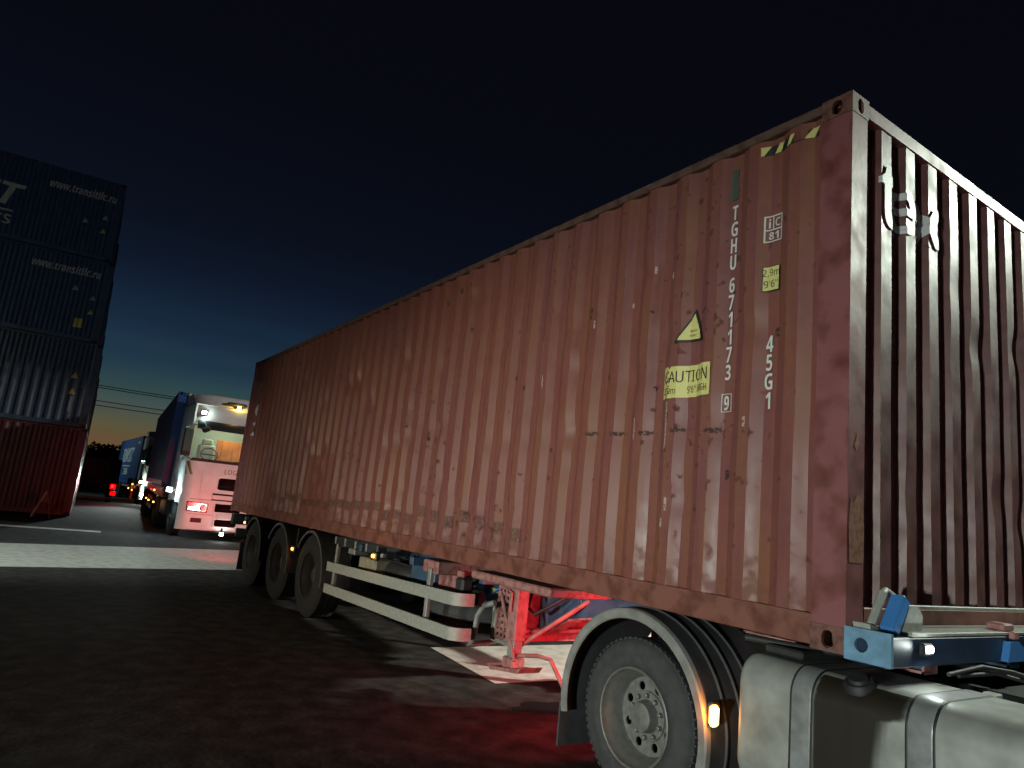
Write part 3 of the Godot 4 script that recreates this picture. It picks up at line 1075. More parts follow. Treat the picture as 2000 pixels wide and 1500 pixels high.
func build_trailer() -> void:
	var t := thing("semi_trailer", "blue container semi-trailer with pale side guards carrying the rust red container", "trailer")
	for s in 2:
		var x := 0.72 if s == 0 else 1.72
		var b := MB.new()
		var web := PackedVector2Array([Vector2(11.9, 0.62), Vector2(3.05, 0.62), Vector2(2.78, 0.76), Vector2(1.62, 1.0), Vector2(-0.04, 1.0), Vector2(-0.04, 1.08), Vector2(11.9, 1.08)])
		var xf := Transform3D(Basis(Vector3(0, 0, -1), Vector3.UP, Vector3(1, 0, 0)), Vector3(x, 0, 0))
		b.extrude(web, -0.006, 0.006, xf)
		var beam := part("main_beam", b, M.trailer_blue, t)
		b = MB.new()
		for k in web.size() - 2:
			var p: Vector2 = web[k]
			var q: Vector2 = web[k + 1]
			var d := (q - p).normalized()
			var n := d.orthogonal() * 0.014
			b.extrude(PackedVector2Array([p, q, q - n, p - n] if k < 4 else [p, q, q + n * 0.5, p + n * 0.5]), -0.07, 0.07, xf)
		part("flange", b, M.trailer_grey if s == 0 else M.trailer_blue, beam)
	var z := -11.4
	while z < -3.0:
		var b := MB.new()
		b.span(Vector3(0.10, 0.97, z - 0.04), Vector3(2.34, 1.05, z + 0.04), 0.004)
		part("cross_member", b, M.trailer_blue, t)
		z += 1.35
	# outriggers and plates over the landing gear
	var pl := [[Vector3(0.06, 1.005, -3.42), Vector3(0.70, 1.072, -2.30)], [Vector3(0.06, 0.95, -4.32), Vector3(0.70, 1.07, -4.02)]]
	for p in pl:
		var b := MB.new()
		b.span(p[0], p[1], 0.012)
		part("outrigger", b, M.trailer_grey, t)
	var b := MB.new()
	b.extrude(PackedVector2Array([Vector2(4.36, 0.72), Vector2(4.15, 0.72), Vector2(3.9, 0.92), Vector2(3.9, 1.0), Vector2(4.36, 1.0)]), -0.01, 0.01, Transform3D(Basis(Vector3(0, 0, -1), Vector3.UP, Vector3(1, 0, 0)), Vector3(0.29, 0, 0)))
	part("gusset", b, M.trailer_grey, t)
	# labels and small fittings on the beam
	b = MB.new()
	b.span(Vector3(0.700, 0.79, -4.05), Vector3(0.712, 0.85, -3.92))
	part("rating_plate", b, M.yellow, t)
	b = MB.new()
	b.extrude(PackedVector2Array([Vector2(3.72, 0.79), Vector2(3.45, 0.79), Vector2(3.45, 0.87), Vector2(3.58, 0.85)]), -0.01, 0.0, Transform3D(Basis(Vector3(0, 0, -1), Vector3.UP, Vector3(1, 0, 0)), Vector3(0.708, 0, 0)))
	part("rating_plate", b, M.white_print, t)
	# landing gear
	for s in 2:
		var x := 0.36 if s == 0 else 2.08
		b = MB.new()
		b.span(Vector3(x - 0.06, 0.55, -3.15), Vector3(x + 0.06, 1.005, -3.02), 0.008)
		var leg := part("landing_leg", b, M.trailer_grey, t)
		b = MB.new()
		b.span(Vector3(x - 0.045, 0.36, -3.132), Vector3(x + 0.045, 0.56, -3.038), 0.006)
		part("inner_leg", b, M.galv, leg)
		b = MB.new()
		b.extrude(PackedVector2Array([Vector2(-0.20, 0.0), Vector2(0.20, 0.0), Vector2(0.25, 0.045), Vector2(0.20, 0.03), Vector2(-0.20, 0.03), Vector2(-0.25, 0.045)]), -0.11, 0.11, Transform3D(Basis(Vector3(0, 0, 1), Vector3.UP, Vector3(-1, 0, 0)) * Basis(Vector3.BACK, 0.14), Vector3(x, 0.31, -3.06)))
		b.box(Vector3(x, 0.37, -3.085), Vector3(0.14, 0.09, 0.14), 0.01)
		part("foot", b, M.trailer_grey, leg)
		b = MB.new()
		b.tube([Vector3(x - 0.03, 0.90, -3.32), Vector3(x - 0.05, 0.40, -3.0)], 0.016)
		b.tube([Vector3(x - 0.08, 0.78, -3.085), Vector3(x - 0.08, 0.93, -3.085), Vector3(x - 0.08, 0.95, -3.15)], 0.014)
		part("crank", b, M.trailer_grey, leg)
	b = MB.new()
	b.tube([Vector3(0.36, 0.44, -3.02), Vector3(0.42, 0.475, -2.84), Vector3(0.46, 0.47, -2.72), Vector3(0.47, 0.28, -2.52)], 0.017)
	b.tube([Vector3(0.4, 0.62, -3.08), Vector3(2.05, 0.62, -3.08)], 0.022)
	b.tube([Vector3(0.42, 0.50, -3.1), Vector3(0.72, 0.95, -2.6)], 0.02)
	part("leg_brace", b, M.trailer_grey, t)
	# pierced plate behind the leg
	b = MB.new()
	var cols := 5
	var rws := 8
	for i in cols + 1:
		var zz := -3.60 + 0.30 * i / cols
		b.span(Vector3(0.50, 0.47, zz - 0.014), Vector3(0.508, 0.93, zz + 0.014))
	for j in rws + 1:
		var yy := 0.48 + 0.44 * j / rws
		b.span(Vector3(0.499, yy - 0.014, -3.61), Vector3(0.507, yy + 0.014, -3.29))
	part("pierced_plate", b, M.trailer_grey, t)
	b = MB.new()
	b.span(Vector3(0.54, 0.42, -3.74), Vector3(0.55, 0.86, -3.30), 0.004)
	part("back_plate", b, M.guard, t)
	b = MB.new()
	b.span(Vector3(0.47, 0.50, -3.262), Vector3(1.98, 0.97, -3.25), 0.003)
	part("cross_panel", b, M.trailer_grey, t)
	# spare wheel lying in its carrier
	b = MB.new()
	b.lathe([Vector2(-0.13, 0.30), Vector2(-0.15, 0.36), Vector2(-0.14, 0.47), Vector2(-0.10, 0.515), Vector2(-0.03, 0.525), Vector2(-0.025, 0.515), Vector2(0.025, 0.515), Vector2(0.03, 0.525), Vector2(0.10, 0.515), Vector2(0.14, 0.47), Vector2(0.15, 0.36), Vector2(0.13, 0.30)], Transform3D(Basis(Vector3.BACK, PI / 2), Vector3(0.86, 0.53, -4.45)), 40)
	part("spare_tyre", b, M.rubber, t)
	b = MB.new()
	b.tube([Vector3(0.33, 0.80, -3.40), Vector3(0.30, 0.76, -3.52), Vector3(0.29, 0.66, -3.60), Vector3(0.29, 0.50, -3.62), Vector3(0.30, 0.42, -3.66), Vector3(0.33, 0.375, -3.76), Vector3(0.6, 0.36, -3.9), Vector3(1.2, 0.36, -4.2)], 0.026, 10)
	b.tube([Vector3(0.33, 0.375, -5.1), Vector3(1.2, 0.36, -5.1)], 0.02)
	part("spare_carrier", b, M.galv, t)
	# side guards
	for s in 2:
		for k in 2:
			b = MB.new()
			var ya: float = [0.665, 0.405][k]
			var yb: float = [0.752, 0.462][k]
			var hgt := 0.108
			var pts := []
			for q in 3:
				pts.append(Vector3(0.012, 0, lerp(-6.68, -3.60, q / 2.0)))
			for q in 6:
				var an := (q + 1) * PI / 12.0
				pts.append(Vector3(0.012 + 0.10 * (1 - cos(an)), 0, -3.60 + 0.10 * sin(an)))
			pts.append(Vector3(0.16, 0, -3.50))
			var thick := 0.03
			var at := func(i: int, inward: float, up: float) -> Vector3:
				var p: Vector3 = pts[i]
				var d: Vector3 = (pts[mini(i + 1, pts.size() - 1)] - pts[maxi(i - 1, 0)]).normalized()
				var w := d.cross(Vector3.UP) * inward
				var r := p + Vector3(w.x, lerpf(ya, yb, (p.z + 6.68) / 3.18) + up, w.z)
				return r if s == 0 else Vector3(WID - r.x, r.y, r.z)
			var ends := [[0.004, 0.0], [0.0, 0.006], [0.0, hgt - 0.006], [0.004, hgt], [thick, hgt], [thick, 0.0], [0.004, 0.0]]
			for g in 6:
				b.grid(func(i: int, j: int) -> Vector3: return at.call(i, ends[g + j][0], ends[g + j][1]), pts.size() - 1, 1, s == 1)
			for i in [0, pts.size() - 1]:
				b.quad(at.call(i, 0.0, 0.0), at.call(i, 0.0, hgt), at.call(i, thick, hgt), at.call(i, thick, 0.0))
			part("side_guard_rail", b, M.guard, t)
		for zz in [-6.58, -4.14]:
			b = MB.new()
			var x := 0.043 if s == 0 else WID - 0.083
			b.span(Vector3(x, 0.41 if zz < -5 else 0.455, zz - 0.03), Vector3(x + 0.04, 1.0, zz + 0.03), 0.004)
			b.span(Vector3(0.05 if s == 0 else 1.74, 0.965, zz - 0.03), Vector3(0.70 if s == 0 else WID - 0.05, 1.0, zz + 0.03), 0.004)
			part("guard_post", b, M.galv, t)
	# wheels, guards, axles
	for k in 3:
		var zz: float = [-7.32, -8.76, -10.2][k]
		wheel(t, "wheel", Vector3(-0.035, 0.53, zz), 0.53, 0.37, 0.17, 1.0)
		wheel(t, "wheel", Vector3(WID + 0.035, 0.53, zz), 0.53, 0.37, 0.17, -1.0)
		b = MB.new()
		b.tube([Vector3(0.3, 0.53, zz), Vector3(2.14, 0.53, zz)], 0.07)
		part("axle", b, M.dark_steel, t)
		for s in 2:
			b = MB.new()
			var sec := [Vector2(-0.05, -0.035), Vector2(-0.05, 0.0), Vector2(0.33, 0.0), Vector2(0.33, -0.012), Vector2(-0.04, -0.012), Vector2(-0.04, -0.035)]
			var sec2 := []
			for p in sec:
				sec2.append(p if s == 0 else Vector2(WID - p.x, p.y))
			mudguard(b, sec2, zz, 0.50, 0.60, 35.0, 185.0, 24)
			part("mudguard", b, M.guard_arch, t)
	b = MB.new()
	b.span(Vector3(-0.03, 0.16, -10.93), Vector3(0.38, 0.64, -10.91))
	b.span(Vector3(0.0, 0.62, -10.94), Vector3(0.38, 0.68, -10.90), 0.005)
	part("mudflap", b, M.black_plastic, t)
	b = MB.new()
	b.span(Vector3(2.06, 0.16, -10.93), Vector3(2.47, 0.64, -10.91))
	part("mudflap", b, M.black_plastic, t)
	b = MB.new()
	b.span(Vector3(0.03, 0.86, -12.16), Vector3(2.41, 1.06, -12.02), 0.01)
	b.span(Vector3(0.30, 0.45, -12.10), Vector3(2.14, 0.57, -12.02), 0.01)
	part("rear_bumper", b, M.dark_steel, t)
	for s in 2:
		var x := 0.34 if s == 0 else 2.10
		b = MB.new()
		b.box(Vector3(x, 0.72, -12.06), Vector3(0.42, 0.15, 0.06), 0.01)
		var cl := part("tail_lamp", b, M.black_plastic, t)
		b = MB.new()
		b.box(Vector3(x, 0.72, -12.097), Vector3(0.36, 0.10, 0.02), 0.006)
		part("red_lamp", b, M.red_lamp, cl)
		spot(cl, Vector3(x, 0.72, -12.12), Vector3(x + 0.15, 0.30, -19), Color(1.0, 0.19, 0.18), 11.0, 28.0, 1.0, 0.15)
	# marker lamps along the side
	for p in [[Vector3(-0.045, 0.985, -5.28), 0.05], [Vector3(-0.045, 0.79, -8.03), 0.015], [Vector3(-0.045, 0.965, -10.82), 0.02]]:
		b = MB.new()
		b.box(p[0] + Vector3(0.03, 0, 0), Vector3(0.05, 0.09, 0.14), 0.01)
		var ho := part("side_marker", b, M.black_plastic, t)
		b = MB.new()
		b.box(p[0], Vector3(0.022, 0.035, 0.06), 0.006)
		part("marker_lamp", b, M.amber_small, ho)
		omni(ho, p[0] + Vector3(-0.002, 0, 0), Color(1.0, 0.55, 0.18), p[1], 0.012)
		b = MB.new()
		b.span(p[0] + Vector3(0.05, 0.03, -0.02), Vector3(0.10, 1.08, p[0].z + 0.02))
		part("lamp_bracket", b, M.dark_steel, ho)
	# boxes and tanks under the frame
	b = MB.new()
	b.span(Vector3(0.20, 0.73, -6.22), Vector3(0.55, 0.90, -5.72), 0.015)
	part("valve_box", b, M.beige, t)
	b = MB.new()
	b.lathe([Vector2(-0.36, 0.0), Vector2(-0.36, 0.08), Vector2(-0.32, 0.12), Vector2(0.32, 0.12), Vector2(0.36, 0.08), Vector2(0.36, 0.0)], Transform3D(Basis(Vector3.UP, PI / 2), Vector3(0.42, 0.80, -5.35)), 24)
	part("air_tank", b, M.dark_steel, t)
	b = MB.new()
	b.span(Vector3(0.30, 0.74, -5.02), Vector3(0.62, 0.99, -4.50), 0.012)
	part("tool_box", b, M.trailer_blue, t)
	b = MB.new()
	for k in 5:
		var zz := -6.9 + k * 0.33
		b.span(Vector3(0.12, 0.98, zz), Vector3(0.5, 1.07, zz + 0.05), 0.004)
	b.span(Vector3(0.14, 0.90, -6.45), Vector3(0.36, 0.97, -6.25), 0.01)
	b.span(Vector3(0.16, 0.95, -5.62), Vector3(0.34, 1.03, -5.5), 0.01)
	part("bracket", b, M.galv, t)
	b = MB.new()
	b.tube([Vector3(0.3, 0.95, -6.5), Vector3(0.34, 0.90, -6.0), Vector3(0.3, 0.93, -5.4), Vector3(0.36, 0.9, -4.9), Vector3(0.5, 0.95, -4.4)], 0.012, 6)
	b.tube([Vector3(0.4, 0.99, -6.6), Vector3(0.44, 0.93, -5.9), Vector3(0.4, 0.97, -5.2), Vector3(0.5, 0.99, -4.4)], 0.009, 6)
	part("hose", b, M.black_plastic, t)
	rng.seed = 14
	for k in 9:
		b = MB.new()
		var za := -6.6 + 0.42 * k
		b.tube([Vector3(0.62, 0.98, za), Vector3(0.50, 0.86 - rng.randf() * 0.08, za + 0.10), Vector3(0.46, 0.80 - rng.randf() * 0.06, za + 0.26), Vector3(0.56, 0.9, za + 0.42), Vector3(0.66, 0.99, za + 0.5)], 0.009 + 0.004 * (k % 3), 6)
		part("air_line", b, M.black_plastic if k % 3 else M.lever_blue, t)
	b = MB.new()
	for k in 22:
		var zz := -11.5 + 0.42 * k
		b.lathe([Vector2(0, 0.013), Vector2(-0.012, 0.012), Vector2(-0.014, 0.0)], Transform3D(Basis(), Vector3(0.712, 0.93, zz)), 6)
		b.lathe([Vector2(0, 0.013), Vector2(-0.012, 0.012), Vector2(-0.014, 0.0)], Transform3D(Basis(), Vector3(0.712, 0.70 if zz < -3.2 else 0.9, zz)), 6)
	part("bolt", b, M.galv, t).set_meta("kind", "stuff")
	b = MB.new()
	b.span(Vector3(0.24, 0.80, -3.98), Vector3(0.36, 0.95, -3.84), 0.02)
	part("relay_valve", b, M.dark_steel, t)
	b = MB.new()
	b.span(Vector3(0.30, 0.72, -3.78), Vector3(0.40, 0.86, -3.66), 0.02)
	part("relay_valve", b, M.dark_steel, t)
	# front bolster with its locking gear
	b = MB.new()
	b.span(Vector3(-0.03, 1.085, 0.03), Vector3(2.47, 1.215, 0.20), 0.006)
	var bol := part("front_bolster", b, M.shaded_blue, t)
	b = MB.new()
	b.span(Vector3(0.20, 1.217, 0.012), Vector3(2.30, 1.235, 0.20), 0.004)
	part("lit_top_plate", b, M.guard, bol)  # pale colour stands in for strong light on the beam top
	for s in 2:
		b = MB.new()
		var circ := PackedVector2Array()
		for k in 24:
			circ.append(Vector2(0.08 + 0.031 * cos(TAU * k / 24), 0.072 + 0.031 * sin(TAU * k / 24)))
		var xf := Transform3D(Basis(Vector3(0, 0, 1), Vector3.UP, Vector3(-1, 0, 0)), Vector3(-0.036 if s == 0 else 2.49, 1.096, 0.026))
		holed_plate(b, 0.0, 0.0, 0.212, 0.142, circ, 0.08, 0.0, 0.02, xf)
		part("end_plate", b, M.plate_blue, bol)
		b = MB.new()
		b.lathe([Vector2(0.0, 0.033), Vector2(0.045, 0.033), Vector2(0.045, 0.0)], Transform3D(Basis(Vector3.UP, 0.0 if s == 0 else PI), Vector3(-0.034 if s == 0 else 2.47, 1.168, 0.106)), 20)
		part("pin_hole", b, M.dark_steel, bol)
	# slanted pin lock at the near corner
	var tilt := Basis(Vector3.BACK, -0.62)
	b = MB.new()
	b.box(Vector3(0.165, 1.305, 0.14), Vector3(0.062, 0.19, 0.07), 0.008, tilt)
	var lk := part("lock_lever", b, M.lever_blue, bol)
	b = MB.new()
	b.box(Vector3(0.105, 1.325, 0.09), Vector3(0.035, 0.20, 0.04), 0.012, tilt)
	b.tube([Vector3(0.15, 1.39, 0.09), Vector3(0.20, 1.405, 0.08), Vector3(0.25, 1.375, 0.10), Vector3(0.30, 1.35, 0.11)], 0.018, 8)
	part("lock_rod", b, M.guard, lk)
	b = MB.new()
	b.extrude(PackedVector2Array([Vector2(0.17, 1.235), Vector2(0.355, 1.235), Vector2(0.365, 1.305), Vector2(0.325, 1.345), Vector2(0.24, 1.345)]), 0.155, 0.17)
	b.extrude(PackedVector2Array([Vector2(0.20, 1.235), Vector2(0.35, 1.235), Vector2(0.38, 1.33), Vector2(0.34, 1.365), Vector2(0.26, 1.36)]), 0.075, 0.09)
	part("lock_bracket", b, M.guard, lk)
	b = MB.new()
	b.extrude(PackedVector2Array([Vector2(0.0, 1.217), Vector2(0.1, 1.217), Vector2(0.045, 1.25), Vector2(-0.01, 1.26)]), 0.04, 0.12)
	part("guide_wedge", b, M.guard, lk)
	b = MB.new()
	b.span(Vector3(0.30, 1.325, 0.085), Vector3(2.2, 1.345, 0.105), 0.004)
	part("locking_bar", b, M.guard, bol)
	b = MB.new()
	b.span(Vector3(1.18, 1.236, 0.11), Vector3(1.30, 1.275, 0.20), 0.008)
	b.span(Vector3(1.22, 1.20, 0.20), Vector3(1.28, 1.24, 0.23), 0.005)
	part("stop_block", b, M.trailer_grey, bol)
	b = MB.new()
	b.extrude(PackedVector2Array([Vector2(1.12, 1.09), Vector2(1.36, 1.09), Vector2(1.36, 1.14), Vector2(1.26, 1.19), Vector2(1.16, 1.19)]), 0.20, 0.235)
	part("coupling_head", b, M.lever_blue, bol)
	b = MB.new()
	b.box(Vector3(0.30, 1.165, 0.213), Vector3(0.09, 0.055, 0.03), 0.008)
	var wl := part("position_lamp", b, M.black_plastic, bol)
	b = MB.new()
	b.box(Vector3(0.30, 1.168, 0.232), Vector3(0.046, 0.03, 0.012), 0.004)
	part("white_lamp", b, M.white_lamp, wl)
	omni(wl, Vector3(0.30, 1.168, 0.234), Color(0.95, 1.0, 0.97), 0.05, 0.012)
	b = MB.new()
	b.tube([Vector3(0.5, 1.05, 0.22), Vector3(0.8, 1.08, 0.24), Vector3(1.0, 1.06, 0.30), Vector3(1.25, 0.98, 0.6), Vector3(1.3, 1.1, 1.2)], 0.011, 6)
	b.tube([Vector3(0.6, 1.04, 0.22), Vector3(0.9, 1.05, 0.26), Vector3(1.15, 1.0, 0.42), Vector3(1.4, 1.1, 1.2)], 0.011, 6)
	for k in 3:
		var co := []
		for q in 61:
			var an := q * TAU / 10.0
			co.append(Vector3(1.05 + 0.16 * k + 0.035 * cos(an), 1.0 + 0.035 * sin(an), 0.35 + q * 0.012))
		b.tube(co, 0.008, 5)
	part("air_hose", b, M.dark_steel, bol)


func build_tractor() -> void:
	var t := thing("tractor_unit", "tractor unit with grey mudguard and silver fuel tank under the red container", "truck")
	var hub := Vector3(0.0, 0.456, -1.330)
	wheel(t, "drive_wheel", hub, 0.475, 0.29, 0.15, 1.0, true).scale = Vector3.ONE * 0.96
	wheel(t, "drive_wheel", Vector3(WID, 0.456, -1.330), 0.475, 0.29, 0.14, -1.0).scale = Vector3.ONE * 0.96
	wheel(t, "inner_drive_wheel", Vector3(0.32, 0.456, -1.330), 0.475, 0.28, 0.10, 1.0).scale = Vector3.ONE * 0.96
	# mudguard
	var sec := [Vector2(-0.052, -0.062), Vector2(-0.062, -0.055), Vector2(-0.064, -0.012), Vector2(-0.056, -0.001), Vector2(-0.03, 0.004)]
	var top := [Vector2(-0.03, 0.004), Vector2(0.085, 0.006), Vector2(0.093, 0.015), Vector2(0.100, 0.015), Vector2(0.108, 0.006), Vector2(0.215, 0.007), Vector2(0.223, 0.016), Vector2(0.23, 0.016), Vector2(0.238, 0.007), Vector2(0.345, 0.007), Vector2(0.353, 0.016), Vector2(0.36, 0.016), Vector2(0.368, 0.004), Vector2(0.60, 0.0), Vector2(0.60, -0.014), Vector2(-0.045, -0.014), Vector2(-0.052, -0.062)]
	for s in 2:
		var b := MB.new()
		var q1 := []
		var q2 := []
		for p in sec:
			q1.append(p if s == 0 else Vector2(WID - p.x, p.y))
		for p in top:
			q2.append(p if s == 0 else Vector2(WID - p.x, p.y))
		mudguard(b, q2, -1.325, 0.475, 0.612, -13.0, 196.0, 56)
		var mg := part("mudguard", b, M.fender_dark, t)
		b = MB.new()
		mudguard(b, q1, -1.325, 0.475, 0.612, -13.0, 196.0, 56)
		part("edge_band", b, M.fender, mg)
		b = MB.new()
		var xa := -0.062 if s == 0 else 1.95
		b.span(Vector3(xa, 0.12, -1.935), Vector3(xa + 0.55, 0.40, -1.92))
		part("mudflap", b, M.fender_dark, mg)
	# side marker on the front of the mudguard
	var b := MB.new()
	b.box(Vector3(-0.025, 0.655, -0.705), Vector3(0.07, 0.12, 0.04), 0.012)
	var mk := part("side_marker", b, M.fender_dark, t)
	b = MB.new()
	b.box(Vector3(-0.062, 0.655, -0.672), Vector3(0.055, 0.105, 0.04), 0.014)
	part("amber_lamp", b, M.amber_lamp, mk)
	spot(mk, Vector3(-0.074, 0.655, -0.675), Vector3(-0.10, 0.64, -0.80), Color(1.0, 0.52, 0.16), 0.16, 75.0, 0.6, 0.02)
	# fuel tank with straps
	b = MB.new()
	var prof := PackedVector2Array()
	var rr := 0.13
	for c in [[0.0, 0.38, 180.0], [0.66, 0.38, 270.0], [0.66, 1.0, 0.0], [0.0, 1.0, 90.0]]:
		for q in 8:
			var an: float = deg_to_rad(c[2] + 90.0 * q / 7.0)
			var cx: float = c[0] + (rr if c[0] == 0.0 else -rr)
			var cy: float = c[1] + (rr if c[1] < 0.5 else -rr)
			prof.append(Vector2(cx + rr * cos(an), cy + rr * sin(an)))
	var z0 := -0.545
	var z1 := 1.10
	var ring := func(g: float, z: float, i: int) -> Vector3:
		var p := prof[i % prof.size()]
		var c := Vector2(0.33, 0.69)
		var q := c + (p - c) * g
		return Vector3(-0.045 + q.x, q.y, z)
	var np := prof.size()
	var stops := [[0.93, z0], [0.975, z0 + 0.008], [1.0, z0 + 0.03], [1.0, 0.1], [1.0, z1 - 0.03], [0.975, z1 - 0.008], [0.93, z1]]
	b.grid(func(i: int, j: int) -> Vector3: return ring.call(stops[j][0], stops[j][1], i), np, stops.size() - 1)
	for e in 2:
		var ix: int = 0 if e == 0 else stops.size() - 1
		for i in range(1, np - 1):
			b.flat3(ring.call(stops[ix][0], stops[ix][1], 0), ring.call(stops[ix][0], stops[ix][1], i if e == 1 else i + 1), ring.call(stops[ix][0], stops[ix][1], i + 1 if e == 1 else i))
	var tank := part("fuel_tank", b, M.alloy, t)
	for zz in [-0.185, 0.35, 0.86]:
		b = MB.new()
		var bw := 0.045
		var st2 := [[1.004, zz - bw - 0.006], [1.016, zz - bw], [1.016, zz + bw], [1.004, zz + bw + 0.006]]
		b.grid(func(i: int, j: int) -> Vector3: return ring.call(st2[j][0], st2[j][1], i), np, 3)
		part("strap", b, M.strap, tank)
		for d in [-1.0, 1.0]:
			b = MB.new()
			var st3 := [[1.001, zz + d * (bw + 0.004)], [1.012, zz + d * (bw + 0.004)], [1.012, zz + d * (bw + 0.014)], [1.001, zz + d * (bw + 0.014)]]
			b.grid(func(i: int, j: int) -> Vector3: return ring.call(st3[j][0], st3[j][1], i), np, 3)
			part("strap_seal", b, M.black_plastic, tank)
	b = MB.new()
	b.lathe([Vector2(0.0, 0.075), Vector2(0.02, 0.072), Vector2(0.035, 0.06), Vector2(0.035, 0.045), Vector2(0.05, 0.04), Vector2(0.05, 0.0)], Transform3D(Basis(Vector3.BACK, PI / 2 + 0.42), Vector3(0.035, 0.972, 0.055)), 28)
	part("filler_cap", b, M.dark_steel, tank)
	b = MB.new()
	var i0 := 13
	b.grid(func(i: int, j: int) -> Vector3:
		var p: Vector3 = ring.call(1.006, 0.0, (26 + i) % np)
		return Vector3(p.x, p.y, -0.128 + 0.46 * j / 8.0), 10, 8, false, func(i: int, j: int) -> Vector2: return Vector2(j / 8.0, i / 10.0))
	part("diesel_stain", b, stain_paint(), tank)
	# chassis
	for x in [0.80, 1.60]:
		b = MB.new()
		b.span(Vector3(x, 0.72, -1.98), Vector3(x + 0.07, 0.98, 3.4), 0.006)
		part("chassis_rail", b, M.dark_steel, t)
	b = MB.new()
	b.span(Vector3(0.62, 0.93, 0.18), Vector3(1.9, 0.95, 1.5))
	b.span(Vector3(0.62, 0.95, 0.18), Vector3(0.64, 0.97, 1.5))
	part("deck_plate", b, M.dark_steel, t)
	b = MB.new()
	b.box(Vector3(1.22, 0.985, -1.05), Vector3(0.95, 0.05, 0.9), 0.02)
	part("fifth_wheel", b, M.dark_steel, t)
	b = MB.new()
	b.span(Vector3(0.62, 0.74, -0.45), Vector3(0.80, 0.985, 0.12), 0.02)
	b.span(Vector3(0.10, 1.01, -0.5), Vector3(0.5, 1.055, -0.28), 0.01)
	b.tube([Vector3(0.1, 1.06, -0.62), Vector3(0.25, 1.05, -0.35), Vector3(0.5, 1.06, -0.1)], 0.02)
	part("bracket", b, M.dark_steel, t)
	b = MB.new()
	b.span(Vector3(0.50, 0.96, 0.36), Vector3(0.56, 1.01, 0.42), 0.004)
	part("tag_plate", b, M.guard, t)
	# rear lamps of the tractor, which light the landing gear
	for s in 2:
		var x := 0.58 if s == 0 else 1.88
		b = MB.new()
		b.box(Vector3(x, 0.80, -2.0), Vector3(0.30, 0.13, 0.05), 0.01)
		var cl := part("tail_lamp", b, M.black_plastic, t)
		b = MB.new()
		b.box(Vector3(x, 0.80, -2.03), Vector3(0.25, 0.09, 0.02), 0.006)
		part("red_lamp", b, M.red_lamp, cl)
		spot(cl, Vector3(x, 0.80, -2.055), Vector3(x - 0.4, 0.0, -3.6), Color(1.0, 0.20, 0.26), 1.9 if s == 0 else 2.0, 80.0, 0.8, 0.16)
	# the cab stands beyond the right of the picture
	cab(t, Vector3(1.22, 0.0, 4.05), 0.0, false)


# a film of diesel and dust that runs down from the filler: u along the tank, v from the top down its side
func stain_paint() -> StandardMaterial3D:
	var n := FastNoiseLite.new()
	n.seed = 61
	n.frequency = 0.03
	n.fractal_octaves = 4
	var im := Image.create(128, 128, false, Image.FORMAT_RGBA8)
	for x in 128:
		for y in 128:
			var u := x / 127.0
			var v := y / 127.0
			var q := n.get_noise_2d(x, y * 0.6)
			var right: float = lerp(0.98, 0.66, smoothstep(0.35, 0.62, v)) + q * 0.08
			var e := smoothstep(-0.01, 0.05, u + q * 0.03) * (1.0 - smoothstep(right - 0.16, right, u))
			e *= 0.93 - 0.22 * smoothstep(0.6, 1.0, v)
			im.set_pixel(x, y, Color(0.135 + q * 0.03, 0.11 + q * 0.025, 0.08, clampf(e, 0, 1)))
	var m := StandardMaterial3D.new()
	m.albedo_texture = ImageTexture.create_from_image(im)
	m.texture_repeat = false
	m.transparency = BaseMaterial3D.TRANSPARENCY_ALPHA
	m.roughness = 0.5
	return m


